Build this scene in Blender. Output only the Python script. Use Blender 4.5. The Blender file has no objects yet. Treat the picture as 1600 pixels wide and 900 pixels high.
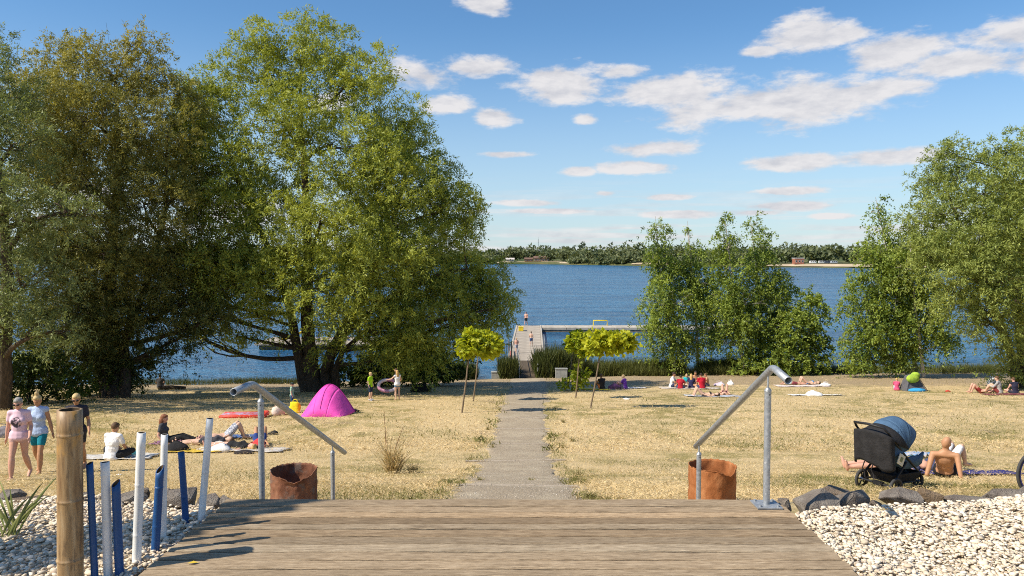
import bpy, math, random
import numpy as np
from mathutils import Vector, Matrix, Euler

random.seed(11)
RNG = np.random.default_rng(7)
scn = bpy.context.scene
COL = scn.collection
RAD = math.radians

# ------------------------------------------------------------------ camera
CAM_H = 1.6                      # eye above the deck (deck top = z 0)
FPX = 1200.0                     # focal length in photo pixels (1600 wide)
PITCH = math.atan(50.0 / FPX)    # horizon 50 px above the picture centre
cam_d = bpy.data.cameras.new('camera')
cam_d.lens = 36.0 * FPX / 1600.0
cam_d.sensor_width = 36.0
cam_d.clip_start = 0.1
cam_d.clip_end = 20000
cam = bpy.data.objects.new('camera', cam_d)
cam.location = (0, 0, CAM_H)
cam.rotation_euler = (math.pi / 2 - PITCH, 0, 0)
COL.objects.link(cam)
scn.camera = cam

# ------------------------------------------------------------------ exposure
scn.view_settings.view_transform = 'Standard'
scn.view_settings.look = 'None'
scn.view_settings.gamma = 1.0
scn.view_settings.exposure = 0.38
scn.view_settings.use_curve_mapping = False
try:
    scn.cycles.use_denoising = False
    scn.cycles.denoising_input_passes = 'RGB_ALBEDO_NORMAL'
    scn.cycles.max_bounces = 6
    scn.cycles.sample_clamp_direct = 1.6; scn.cycles.sample_clamp_indirect = 3.0
    scn.cycles.pixel_filter_type = 'BLACKMAN_HARRIS'; scn.cycles.filter_width = 1.05
    scn.cycles.diffuse_bounces = 3
    scn.cycles.glossy_bounces = 3
    scn.cycles.transmission_bounces = 4
    scn.cycles.transparent_max_bounces = 6
    scn.cycles.caustics_reflective = False
    scn.cycles.caustics_refractive = False
    scn.render.use_persistent_data = False
except Exception:
    pass

# ------------------------------------------------------------------ sun
SUN_EL = RAD(46.0)
SH = Vector((0.92, 0.39, 0)).normalized()          # where shadows fall
to_sun = Vector((-SH.x * math.cos(SUN_EL), -SH.y * math.cos(SUN_EL), math.sin(SUN_EL)))
sl = bpy.data.lights.new('sun', 'SUN')
sl.energy = 5.0
sl.angle = RAD(0.55)
sl.color = (1.0, 0.91, 0.76)
so = bpy.data.objects.new('sun', sl)
so.rotation_euler = (-to_sun).to_track_quat('-Z', 'Y').to_euler()
so.location = (-30, -12, 40)
COL.objects.link(so)

# ------------------------------------------------------------------ ray helpers
def ray(px, py):
    u = (px - 800.0) / FPX
    v = (450.0 - py) / FPX
    c, s = math.cos(PITCH), math.sin(PITCH)
    # camera forward = (0, c, -s), up = (0, s, c)
    return np.array([u, c + v * s, -s + v * c])

def at(px, py, Y):
    """point on the sight line of a photo pixel at distance Y in front"""
    d = ray(px, py)
    t = Y / d[1]
    return Vector((d[0] * t, Y, CAM_H + d[2] * t))

# ------------------------------------------------------------------ world
w = bpy.data.worlds.new('World')
scn.world = w
w.use_nodes = True
nt = w.node_tree
N, L = nt.nodes, nt.links
N.clear()
def nn(tree, t, **kw):
    n = tree.nodes.new(t)
    for k, v in kw.items():
        setattr(n, k, v)
    return n
def math_n(tree, op, a, b=None, c=None, clamp=False):
    n = tree.nodes.new('ShaderNodeMath'); n.operation = op; n.use_clamp = clamp
    for i, q in enumerate((a, b, c)):
        if q is None: continue
        if isinstance(q, (int, float)): n.inputs[i].default_value = q
        else: tree.links.new(q, n.inputs[i])
    return n.outputs[0]
sky = nn(nt, 'ShaderNodeTexSky', sky_type='NISHITA', sun_disc=False)
sky.sun_elevation = SUN_EL
sky.sun_rotation = math.atan2(to_sun.x, to_sun.y)
sky.altitude = 100
sky.air_density = 1.0
sky.dust_density = 0.3
sky.ozone_density = 4.0
bg_sky = nn(nt, 'ShaderNodeBackground')
bg_sky.inputs['Strength'].default_value = 0.108
hsv = nn(nt, 'ShaderNodeHueSaturation'); hsv.inputs['Saturation'].default_value = 1.08
L.new(sky.outputs[0], hsv.inputs['Color'])
wb = nn(nt, 'ShaderNodeMixRGB', blend_type='MULTIPLY'); wb.inputs[0].default_value = 1.0
wb.inputs[2].default_value = (0.84, 1.0, 1.05, 1)       # the camera's white balance
L.new(hsv.outputs[0], wb.inputs[1])
L.new(wb.outputs[0], bg_sky.inputs['Color'])
tc = nn(nt, 'ShaderNodeTexCoord')
sep = nn(nt, 'ShaderNodeSeparateXYZ')
L.new(tc.outputs['Generated'], sep.inputs[0])
az = math_n(nt, 'ARCTAN2', sep.outputs[0], sep.outputs[1])
el = math_n(nt, 'ARCSINE', sep.outputs[2])
p = nn(nt, 'ShaderNodeCombineXYZ')
L.new(az, p.inputs[0]); L.new(el, p.inputs[1])

def fbm(vec, sx, sy, detail, seed, offx=0.0, offy=0.0, rough=0.55):
    m = nn(nt, 'ShaderNodeMapping')
    m.inputs['Scale'].default_value = (sx, sy, 1)
    m.inputs['Location'].default_value = (offx * sx, offy * sy, seed)
    L.new(vec, m.inputs[0])
    t = nn(nt, 'ShaderNodeTexNoise')
    t.inputs['Scale'].default_value = 1.0
    t.inputs['Detail'].default_value = detail
    t.inputs['Roughness'].default_value = rough
    L.new(m.outputs[0], t.inputs['Vector'])
    return t.outputs['Fac']
n1 = fbm(p.outputs[0], 12, 32, 10, 3.1, rough=0.62)
n1b = fbm(p.outputs[0], 12, 32, 10, 3.1, offx=0.007, offy=-0.008, rough=0.62)
n2 = fbm(p.outputs[0], 5, 95, 5, 9.2, rough=0.6)

CLOUDS = [(755, 6, 40, 15), (650, 112, 62, 21), (740, 104, 56, 15), (700, 166, 38, 14), (770, 184, 29, 15),
          (880, 132, 72, 29), (965, 112, 46, 12), (914, 187, 17, 9), (1060, 143, 110, 25), (1200, 160, 180, 36),
          (1360, 142, 92, 17), (1255, 54, 62, 27), (1310, 54, 52, 14), (1190, 80, 30, 8), (1400, 80, 74, 28),
          (1500, 98, 95, 22), (1580, 52, 76, 24), (1680, 80, 90, 40), (1018, 232, 68, 12), (790, 241, 35, 5),
          (905, 268, 22, 7), (988, 263, 48, 10), (945, 302, 20, 5), (1240, 254, 70, 12), (1390, 245, 85, 12),
          (1222, 299, 62, 6), (1215, 322, 75, 7), (1060, 335, 60, 6), (825, 317, 50, 5), (1040, 308, 40, 5),
          (850, 330, 70, 4), (1300, 338, 30, 5), (1180, 332, 38, 5), (520, 160, 34, 18), (380, 330, 60, 20), (140, 300, 70, 14)]
cl = []
for cx, cy, hw, hh in CLOUDS:
    d0 = ray(cx, cy); d1 = ray(cx + hw, cy); d2 = ray(cx, cy - hh)
    azf = lambda d: math.atan2(d[0], d[1]); elf = lambda d: math.asin(d[2] / np.linalg.norm(d))
    cl.append((azf(d0), elf(d0), abs(azf(d1) - azf(d0)), abs(elf(d2) - elf(d0))))
rc = random.Random(5)
for i in range(26):     # the same fair-weather clouds go on all round the sky
    a = rc.uniform(0.75, 2 * math.pi - 0.75)
    if a > math.pi: a -= 2 * math.pi
    e = rc.choice([rc.uniform(0.06, 0.3), rc.uniform(0.2, 0.8)])
    s = rc.uniform(0.05, 0.17) * (0.5 + e)
    cl.append((a, e, s / max(math.cos(e), 0.4), s * rc.uniform(0.16, 0.3)))
dist = None
for ca, ce, ra, re in cl:
    s1 = nn(nt, 'ShaderNodeVectorMath', operation='SUBTRACT'); L.new(p.outputs[0], s1.inputs[0]); s1.inputs[1].default_value = (ca, ce, 0)
    s2 = nn(nt, 'ShaderNodeVectorMath', operation='MULTIPLY'); L.new(s1.outputs[0], s2.inputs[0]); s2.inputs[1].default_value = (.87 / ra, .90 / re, 0)
    s3 = nn(nt, 'ShaderNodeVectorMath', operation='LENGTH'); L.new(s2.outputs[0], s3.inputs[0])
    dist = s3.outputs['Value'] if dist is None else math_n(nt, 'SMOOTH_MIN', dist, s3.outputs['Value'], 0.12)
n3 = fbm(p.outputs[0], 55, 120, 6, 5.5, rough=0.6)
wob = math_n(nt, 'ADD', math_n(nt, 'MULTIPLY_ADD', n1, 2.3, -1.15), math_n(nt, 'MULTIPLY_ADD', n3, 0.7, -0.35))
dd = math_n(nt, 'ADD', dist, wob)
mr = nn(nt, 'ShaderNodeMapRange', interpolation_type='SMOOTHSTEP')
mr.inputs['From Min'].default_value = 1.2; mr.inputs['From Max'].default_value = 0.55
L.new(dd, mr.inputs['Value'])
# thin streaks low over the horizon
low = nn(nt, 'ShaderNodeMapRange', interpolation_type='SMOOTHSTEP')
low.inputs['From Min'].default_value = 0.115; low.inputs['From Max'].default_value = 0.02
L.new(el, low.inputs['Value'])
st = nn(nt, 'ShaderNodeMapRange', interpolation_type='SMOOTHSTEP')
st.inputs['From Min'].default_value = 0.42; st.inputs['From Max'].default_value = 0.66
L.new(n2, st.inputs['Value'])
streak = math_n(nt, 'MULTIPLY', math_n(nt, 'MULTIPLY', low.outputs[0], st.outputs[0]), 0.75)
dens = math_n(nt, 'MAXIMUM', math_n(nt, 'MULTIPLY', mr.outputs[0], 0.95), streak)
rel = math_n(nt, 'MULTIPLY_ADD', math_n(nt, 'SUBTRACT', n1b, n1), 4.0, 0.66, clamp=True)
ccol = nn(nt, 'ShaderNodeMixRGB')
L.new(rel, ccol.inputs[0])
ccol.inputs[1].default_value = (0.60, 0.605, 0.65, 1)
ccol.inputs[2].default_value = (0.81, 0.79, 0.795, 1)
bg_c = nn(nt, 'ShaderNodeBackground'); L.new(ccol.outputs[0], bg_c.inputs['Color'])
bg_c.inputs['Strength'].default_value = 0.80
# pale haze low in the sky, all round
hz = nn(nt, 'ShaderNodeMapRange', interpolation_type='SMOOTHSTEP'); hz.inputs['From Min'].default_value = 0.30; hz.inputs['From Max'].default_value = 0.0
L.new(el, hz.inputs['Value'])
bg_h = nn(nt, 'ShaderNodeBackground'); bg_h.inputs['Color'].default_value = (0.50, 0.60, 0.70, 1); bg_h.inputs['Strength'].default_value = 0.9
mh = nn(nt, 'ShaderNodeMixShader'); L.new(math_n(nt, 'MULTIPLY', hz.outputs[0], 0.6), mh.inputs[0]); L.new(bg_sky.outputs[0], mh.inputs[1]); L.new(bg_h.outputs[0], mh.inputs[2])
mx = nn(nt, 'ShaderNodeMixShader')
L.new(dens, mx.inputs[0]); L.new(mh.outputs[0], mx.inputs[1]); L.new(bg_c.outputs[0], mx.inputs[2])
wo = nn(nt, 'ShaderNodeOutputWorld'); L.new(mx.outputs[0], wo.inputs[0])
try:
    w.cycles.sampling_method = 'MANUAL'; w.cycles.sample_map_resolution = 512
except Exception:
    pass

# ------------------------------------------------------------------ materials
MATS = {}
def pmat(name, col, rough=0.7, var=0.18, scale=6.0, bump=0.0, metallic=0.0, stretch=(1, 1, 1), col2=None, spec=0.3, detail=5, bscale=None):
    """procedural material: object-space noise varies the colour, a finer one gives relief"""
    if name in MATS: return MATS[name]
    m = bpy.data.materials.new(name); m.use_nodes = True
    t = m.node_tree; b = t.nodes['Principled BSDF']
    b.inputs['Roughness'].default_value = rough
    b.inputs['Metallic'].default_value = metallic
    b.inputs['Specular IOR Level'].default_value = spec
    tc = nn(t, 'ShaderNodeTexCoord'); mp = nn(t, 'ShaderNodeMapping')
    mp.inputs['Scale'].default_value = stretch
    t.links.new(tc.outputs['Object'], mp.inputs[0])
    no = nn(t, 'ShaderNodeTexNoise'); no.inputs['Scale'].default_value = scale; no.inputs['Detail'].default_value = detail
    t.links.new(mp.outputs[0], no.inputs['Vector'])
    r = nn(t, 'ShaderNodeValToRGB')
    c2 = col2 if col2 else tuple(min(1, c * (1 + var)) for c in col)
    c1 = col if col2 else tuple(c * (1 - var) for c in col)
    r.color_ramp.elements[0].position = 0.32; r.color_ramp.elements[1].position = 0.68
    r.color_ramp.elements[0].color = (*c1, 1); r.color_ramp.elements[1].color = (*c2, 1)
    t.links.new(no.outputs['Fac'], r.inputs[0]); t.links.new(r.outputs[0], b.inputs['Base Color'])
    if bump:
        n2 = nn(t, 'ShaderNodeTexNoise'); n2.inputs['Scale'].default_value = bscale or scale * 4; n2.inputs['Detail'].default_value = 4
        t.links.new(mp.outputs[0], n2.inputs['Vector'])
        bp = nn(t, 'ShaderNodeBump'); bp.inputs['Strength'].default_value = bump; bp.inputs['Distance'].default_value = 0.02
        t.links.new(n2.outputs['Fac'], bp.inputs['Height']); t.links.new(bp.outputs[0], b.inputs['Normal'])
    MATS[name] = m
    return m

def leaf_mat(name, dark, light, trans=0.42, rough=0.5, tcol=None):
    """leaf: colour from the per-leaf 'tint' attribute, light passes through"""
    if name in MATS: return MATS[name]
    m = bpy.data.materials.new(name); m.use_nodes = True
    t = m.node_tree; b = t.nodes['Principled BSDF']; o = t.nodes['Material Output']
    a = nn(t, 'ShaderNodeAttribute'); a.attribute_name = 'tint'
    r = nn(t, 'ShaderNodeValToRGB')
    r.color_ramp.elements[0].color = (*dark, 1); r.color_ramp.elements[1].color = (*light, 1)
    t.links.new(a.outputs['Fac'], r.inputs[0]); t.links.new(r.outputs[0], b.inputs['Base Color'])
    b.inputs['Roughness'].default_value = rough; b.inputs['Specular IOR Level'].default_value = 0.25
    if trans:
        tr = nn(t, 'ShaderNodeBsdfTranslucent')
        g = nn(t, 'ShaderNodeMixRGB'); g.blend_type = 'MULTIPLY'; g.inputs[0].default_value = 1
        g.inputs[2].default_value = (*(tcol or (1.25, 1.15, 0.5)), 1)
        t.links.new(r.outputs[0], g.inputs[1]); t.links.new(g.outputs[0], tr.inputs[0])
        ms = nn(t, 'ShaderNodeMixShader'); ms.inputs[0].default_value = trans
        t.links.new(b.outputs[0], ms.inputs[1]); t.links.new(tr.outputs[0], ms.inputs[2]); t.links.new(ms.outputs[0], o.inputs[0])
    MATS[name] = m
    return m

# ------------------------------------------------------------------ objects
def tag(o, label=None, cat=None, group=None, kind=None):
    if label: o['label'] = label
    if cat: o['category'] = cat
    if group: o['group'] = group
    if kind: o['kind'] = kind
    return o
def link(o, parent=None):
    COL.objects.link(o)
    if parent is not None: o.parent = parent
    return o
def empty(name, loc=(0, 0, 0), rz=0.0, label=None, cat=None, group=None, kind=None):
    o = bpy.data.objects.new(name, None); o.empty_display_size = 0.2
    o.location = loc; o.rotation_euler = (0, 0, rz)
    link(o); tag(o, label, cat, group, kind)
    return o
def mesh_obj(name, me, mat=None, parent=None, loc=(0, 0, 0), rot=(0, 0, 0)):
    o = bpy.data.objects.new(name, me)
    if mat is not None and len(me.materials) == 0: me.materials.append(mat)
    o.location = loc; o.rotation_euler = rot
    return link(o, parent)

def np_mesh(name, V, F, smooth=False, attr=None):
    """V (n,3), F (m,k) arrays -> mesh, fast"""
    V = np.asarray(V, np.float32); F = np.asarray(F, np.int32)
    me = bpy.data.meshes.new(name)
    k = F.shape[1]
    me.vertices.add(len(V)); me.vertices.foreach_set('co', V.ravel())
    me.loops.add(F.size); me.loops.foreach_set('vertex_index', F.ravel())
    me.polygons.add(len(F))
    me.polygons.foreach_set('loop_start', np.arange(0, F.size, k, dtype=np.int32))
    me.polygons.foreach_set('loop_total', np.full(len(F), k, np.int32))
    if smooth: me.polygons.foreach_set('use_smooth', np.ones(len(F), bool))
    if attr is not None:
        a = me.attributes.new('tint', 'FLOAT', 'POINT'); a.data.foreach_set('value', np.asarray(attr, np.float32))
    me.update(calc_edges=True)
    return me

class MB:
    """collects shapes, builds ONE mesh object"""
    def __init__(s): s.v = []; s.f = []; s.sm = []
    def add(s, verts, faces, smooth=False):
        b = len(s.v); s.v += [tuple(q) for q in verts]; s.f += [tuple(b + i for i in f) for f in faces]; s.sm += [smooth] * len(faces)
    def box(s, c, d, rot=None):
        c = Vector(c); h = Vector(d) / 2
        vs = [Vector((x * h.x, y * h.y, z * h.z)) for x in (-1, 1) for y in (-1, 1) for z in (-1, 1)]
        if rot is not None: vs = [rot @ q for q in vs]
        s.add([c + q for q in vs], [(0, 1, 3, 2), (4, 6, 7, 5), (0, 4, 5, 1), (2, 3, 7, 6), (0, 2, 6, 4), (1, 5, 7, 3)])
    def tube(s, pts, rad, n=10, caps=True, smooth=True, hollow=None, flat=None):
        pts = [Vector(q) for q in pts]
        if isinstance(rad, (int, float)): rad = [rad] * len(pts)
        rings = []
        up = Vector((0, 0, 1))
        t0 = (pts[1] - pts[0]).normalized()
        if abs(t0.dot(up)) > 0.95: up = Vector((0, 1, 0))
        u = t0.cross(up).normalized()
        for i, q in enumerate(pts):
            t = (pts[min(i + 1, len(pts) - 1)] - pts[max(i - 1, 0)]).normalized()
            u = (u - t * u.dot(t)).normalized(); v = t.cross(u)
            ring = []
            for k in range(n):
                a = 2 * math.pi * k / n
                ring.append(q + (u * math.cos(a) + v * math.sin(a) * (flat or 1.0)) * rad[i])
            rings.append(ring)
        vs = [q for r in rings for q in r]
        fs = []
        for i in range(len(pts) - 1):
            for k in range(n):
                a, b = i * n + k, i * n + (k + 1) % n
                fs.append((a, b, b + n, a + n))
        s.add(vs, fs, smooth)
        if caps:
            s.add(rings[0], [tuple(range(n))[::-1]]); s.add(rings[-1], [tuple(range(n))])
    def cyl(s, a, b, r, n=12, r2=None): s.tube([a, b], [r, r if r2 is None else r2], n)
    def ell(s, c, r, rot=None, nu=12, nv=8, smooth=True):
        c = Vector(c); vs = []; fs = []
        vs.append(Vector((0, 0, r[2])))
        for j in range(1, nv):
            th = math.pi * j / nv
            for i in range(nu):
                a = 2 * math.pi * i / nu
                vs.append(Vector((r[0] * math.sin(th) * math.cos(a), r[1] * math.sin(th) * math.sin(a), r[2] * math.cos(th))))
        vs.append(Vector((0, 0, -r[2])))
        if rot is not None: vs = [rot @ q for q in vs]
        last = len(vs) - 1
        for i in range(nu): fs.append((0, 1 + i, 1 + (i + 1) % nu))
        for j in range(nv - 2):
            for i in range(nu):
                a = 1 + j * nu + i; b = 1 + j * nu + (i + 1) % nu
                fs.append((a, a + nu, b + nu, b))
        for i in range(nu): fs.append((last, 1 + (nv - 2) * nu + (i + 1) % nu, 1 + (nv - 2) * nu + i))
        s.add([c + q for q in vs], fs, smooth)
    def mesh(s, name):
        me = bpy.data.meshes.new(name); me.from_pydata(s.v, [], s.f)
        me.polygons.foreach_set('use_smooth', s.sm); me.update()
        return me
    def build(s, name, mat, parent=None, loc=(0, 0, 0), rot=(0, 0, 0), bevel=0.0, seg=2):
        o = mesh_obj(name, s.mesh(name), mat, parent, loc, rot)
        if bevel:
            b = o.modifiers.new('bevel', 'BEVEL'); b.width = bevel; b.segments = seg; b.limit_method = 'ANGLE'
        return o

def rotz(a): return Matrix.Rotation(a, 3, 'Z')
def frame(axis, up=(0, 0, 1)):
    """rotation whose z goes along axis"""
    return Vector(axis).to_track_quat('Z', 'Y').to_matrix()
def snoise(x, y, s=1.0, seed=0.0):
    """cheap smooth pseudo noise on arrays, about -1..1"""
    x = np.asarray(x) / s; y = np.asarray(y) / s
    return (np.sin(1.7 * x + 1.3 * y + seed) + np.sin(2.9 * x - 2.3 * y + 1.7 + seed * 1.3) * 0.7 + np.sin(0.8 * x + 3.7 * y + 4.1 + seed * .7) * 0.6
            + np.sin(5.1 * x + 4.3 * y + 0.3 + seed) * 0.35) / 2.65
# ------------------------------------------------------------------ terrain
WATER_Z = CAM_H - 9.1
_py = [-200, 5.45, 6.2, 9, 9.6, 11, 13, 15.4, 19, 23, 28, 31, 36, 44, 50, 55, 57, 58.5, 66, 90, 200, 5000]
_pd = [1.74, 1.74, 1.98, 3.09, 3.2, 3.42, 3.9, 4.43, 5.05, 5.52, 5.86, 6.15, 6.7, 7.62, 8.22, 8.72, 8.98, 9.35, 10.5, 12, 13, 13]
_ty = np.arange(-10, 210, 0.1); _td = np.interp(_ty, _py, _pd)
_k = np.exp(-0.5 * (np.arange(-15, 16) * 0.1 / 0.42) ** 2); _k /= _k.sum()
_td2 = np.convolve(np.pad(_td, 15, mode='edge'), _k, 'valid')
def sst(a, b, x):
    t = np.clip((np.asarray(x, float) - a) / (b - a), 0, 1); return t * t * (3 - 2 * t)
def far_shore(x):
    return np.interp(x, [-900, 30, 130, 240, 420, 900], [880, 860, 700, 605, 430, 250]) + snoise(x, x * 0, 60) * 10
def gz(x, y):
    x = np.asarray(x, float); y = np.asarray(y, float)
    s = np.interp(x, [-60, -40, -20, 0, 12, 25, 40, 60], [-5, -4, -3.2, -1, 0.5, 1.5, 2, 3]) + snoise(x, x * 0, 2.5, 2) * 0.35
    ye = y - s * sst(40, 52, y)
    z = CAM_H - np.interp(ye, _ty, _td2)
    z = z - 0.25 * sst(2.3, 1.9, np.abs(x)) * sst(5.1, 5.6, y) * sst(9.0, 8.4, y)
    z = z + 0.035 * snoise(x, y, 1.9, 1) * sst(8.5, 10, y) * sst(60, 52, y)
    f = far_shore(x)
    z = z + (y > 200) * (sst(f - 40, f + 10, y) * 6.6 + sst(f + 30, f + 500, y) * 9)
    return z
def gz1(x, y): return float(gz(np.array([x]), np.array([y]))[0])
def G(px, py, y0=8.7, y1=64.0):
    """where the sight line of a photo pixel meets the lawn"""
    d = ray(px, py)
    ys = np.arange(y0, y1, 0.02); t = ys / d[1]
    zs = CAM_H + d[2] * t; g = gz(d[0] * t, ys)
    h = np.nonzero(zs <= g)[0]
    i = h[0] if len(h) else len(ys) - 1
    return Vector((d[0] * t[i], ys[i], float(g[i])))
def on_ground(x, y, dz=0.0): return Vector((x, y, gz1(x, y) + dz))

def grid_mesh(name, xs, ys, zf):
    X, Y = np.meshgrid(xs, ys); Z = zf(X, Y)
    V = np.stack([X, Y, Z], -1).reshape(-1, 3)
    nx, ny = len(xs), len(ys)
    i = np.arange(nx - 1); j = np.arange(ny - 1)
    I, J = np.meshgrid(i, j); a = (J * nx + I).ravel()
    F = np.stack([a, a + 1, a + nx + 1, a + nx], -1)
    return np_mesh(name, V, F, smooth=True)

def world_mat(name):
    m = bpy.data.materials.new(name); m.use_nodes = True
    t = m.node_tree; b = t.nodes['Principled BSDF']
    b.inputs['Specular IOR Level'].default_value = 0.15; b.inputs['Roughness'].default_value = 0.9
    g = nn(t, 'ShaderNodeNewGeometry')
    return m, t, b, g.outputs['Position']
def tnoise(t, vec, scale, detail=5, rough=0.55, stretch=None):
    if stretch:
        mp = nn(t, 'ShaderNodeMapping'); mp.inputs['Scale'].default_value = stretch; t.links.new(vec, mp.inputs[0]); vec = mp.outputs[0]
    n = nn(t, 'ShaderNodeTexNoise'); n.inputs['Scale'].default_value = scale; n.inputs['Detail'].default_value = detail; n.inputs['Roughness'].default_value = rough
    t.links.new(vec, n.inputs['Vector']); return n.outputs['Fac']
def ramp(t, fac, stops):
    r = nn(t, 'ShaderNodeValToRGB'); e = r.color_ramp.elements
    while len(e) < len(stops): e.new(0.5)
    for q, (pos, c) in zip(e, stops): q.position = pos; q.color = (*c, 1) if len(c) == 3 else c
    t.links.new(fac, r.inputs[0]); return r.outputs[0]
def mixc(t, fac, a, b, mode='MIX'):
    m = nn(t, 'ShaderNodeMixRGB'); m.blend_type = mode
    for i, q in enumerate((fac, a, b)):
        if isinstance(q, (int, float)): m.inputs[i].default_value = q
        elif isinstance(q, tuple): m.inputs[i].default_value = (*q, 1)
        else: t.links.new(q, m.inputs[i])
    return m.outputs[0]
def mrange(t, v, a, b):
    m = nn(t, 'ShaderNodeMapRange', interpolation_type='SMOOTHSTEP')
    m.inputs['From Min'].default_value = a; m.inputs['From Max'].default_value = b
    t.links.new(v, m.inputs['Value']); return m.outputs[0]
def bump(t, b, h, strength, dist):
    n = nn(t, 'ShaderNodeBump'); n.inputs['Strength'].default_value = strength; n.inputs['Distance'].default_value = dist
    t.links.new(h, n.inputs['Height']); t.links.new(n.outputs[0], b.inputs['Normal'])

# lawn: dried straw with greener patches, trodden soil by the shore
GM, t, b, P = world_mat('dry_lawn')
big = tnoise(t, P, 0.22, 4); mid = tnoise(t, P, 1.1, 6, 0.6); fine = tnoise(t, P, 26, 6, 0.7, (1, 0.5, 1))
straw = ramp(t, fine, [(0.25, (0.32, 0.225, 0.11)), (0.5, (0.58, 0.44, 0.235)), (0.75, (0.74, 0.59, 0.36))])
green = ramp(t, fine, [(0.25, (0.10, 0.095, 0.025)), (0.55, (0.23, 0.20, 0.055)), (0.8, (0.34, 0.29, 0.10))])
gm = math_n(t, 'MULTIPLY', mrange(t, mid, 0.40, 0.62), mrange(t, big, 0.36, 0.62))
c = mixc(t, math_n(t, 'MULTIPLY', gm, 0.8), straw, green)
soil = ramp(t, fine, [(0.3, (0.24, 0.175, 0.105)), (0.7, (0.46, 0.36, 0.23))])
sp = nn(t, 'ShaderNodeSeparateXYZ'); t.links.new(P, sp.inputs[0])
ssh = math_n(t, 'ADD', mrange(t, sp.outputs[1], 40.0, 49.0), math_n(t, 'MULTIPLY_ADD', mid, 1.2, -0.75), clamp=True)
c = mixc(t, mrange(t, ssh, 0.25, 0.8), c, soil)
bare = math_n(t, 'MULTIPLY', mrange(t, tnoise(t, P, 0.55, 5, 0.6), 0.6, 0.72), 0.75)
c = mixc(t, bare, c, soil)
farm = mrange(t, sp.outputs[1], 150.0, 200.0)
c = mixc(t, farm, c, ramp(t, tnoise(t, P, 0.03, 4), [(0.4, (0.06, 0.085, 0.025)), (0.7, (0.16, 0.15, 0.06))]))
t.links.new(c, b.inputs['Base Color'])
bump(t, b, math_n(t, 'ADD', fine, mid), 0.7, 0.05)
xs = np.concatenate([-np.geomspace(3000, 62, 34), np.arange(-60, 60.1, 1.3), np.geomspace(62, 3000, 34)])
ys = np.concatenate([-np.geomspace(300, 12, 10), np.arange(-10, 5, 1.5), np.arange(5, 12, 0.25), np.arange(12, 66, 0.5), np.geomspace(67, 380, 14), np.arange(400, 960, 10), np.geomspace(970, 6000, 22)])
ground = mesh_obj('ground', grid_mesh('ground', xs, ys, gz), GM); tag(ground, kind='structure')

# lake
WM, t, b, P = world_mat('lake_water')
b.inputs['Base Color'].default_value = (0.010, 0.045, 0.105, 1)
b.inputs['Roughness'].default_value = 0.2; b.inputs['IOR'].default_value = 1.33; b.inputs['Specular IOR Level'].default_value = 0.4
w1 = tnoise(t, P, 0.55, 4, 0.6, (0.75, 1.5, 1)); w2 = tnoise(t, P, 2.3, 4, 0.6, (0.7, 1.4, 1)); w3 = tnoise(t, P, 0.09, 4, 0.55, (0.6, 1.6, 1))
hgt = math_n(t, 'ADD', math_n(t, 'MULTIPLY', w1, 1.0), math_n(t, 'ADD', math_n(t, 'MULTIPLY', w2, 0.3), math_n(t, 'MULTIPLY', w3, 2.2)))
bump(t, b, hgt, 1.0, 1.5)
t.links.new(ramp(t, w3, [(0.35, (0.012, 0.082, 0.19)), (0.65, (0.032, 0.155, 0.30))]), b.inputs['Base Color'])  # blue of the reflected sky painted into the base colour, lighter on broad swells
lake = mesh_obj('lake', grid_mesh('lake', np.linspace(-2500, 2500, 60), np.concatenate([np.linspace(46, 200, 30), np.geomspace(210, 1100, 30)]), lambda X, Y: X * 0 + WATER_Z), WM)
tag(lake, kind='structure')

# ------------------------------------------------------------------ gravel path with kerb stones
def path_x(y): return np.interp(y, [5, 10, 17, 22, 30, 40, 48, 56], [0.03, 0.06, 0.1, 0.2, 0.42, 0.8, 1.05, 1.1])
def path_w(y): return np.interp(y, [8, 10, 17, 22, 30, 48, 56], [2.2, 2.0, 1.85, 1.75, 1.9, 2.5, 2.6])
PM, t, b, P = world_mat('grit_path')
f1 = tnoise(t, P, 38, 5, 0.7); f2 = tnoise(t, P, 1.4, 5, 0.6); f3 = tnoise(t, P, 9, 4, 0.6)
c = ramp(t, f1, [(0.28, (0.17, 0.13, 0.085)), (0.5, (0.36, 0.29, 0.205)), (0.72, (0.54, 0.455, 0.34))])
c = mixc(t, math_n(t, 'MULTIPLY', mrange(t, f2, 0.42, 0.68), .6), c, (0.47, 0.40, 0.29), 'MIX')
c = mixc(t, math_n(t, 'MULTIPLY', mrange(t, f3, 0.6, 0.7), 0.45), c, (0.21, 0.18, 0.14))
t.links.new(c, b.inputs['Base Color']); bump(t, b, math_n(t, 'ADD', f1, f3), 0.8, 0.03)
ysp = np.concatenate([np.arange(8.2, 57, 0.3)]); us = np.linspace(-1, 1, 15)
V = []
for yy in ysp:
    for u in us:
        ww = path_w(yy) / 2 * (1 + (0.22 * float(snoise(yy * 1.0, u * 3, 0.9, 3.0 if u < 0 else 8.0)) + .18 * float(snoise(yy, 0, .25, 1.0 if u < 0 else 5.0))) * abs(u))
        xx = path_x(yy) + u * ww
        V.append((xx, yy, gz1(xx, yy) + 0.022 - 0.035 * abs(u) ** 6))
n = len(us); I, J = np.meshgrid(np.arange(n - 1), np.arange(len(ysp) - 1)); a = (J * n + I).ravel()
path = mesh_obj('footpath', np_mesh('footpath', V, np.stack([a, a + 1, a + n + 1, a + n], -1), smooth=True), PM)
tag(path, kind='structure')
KM = pmat('path_kerb', (0.36, 0.30, 0.23), 0.9, 0.25, 14, 0.5)
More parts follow.
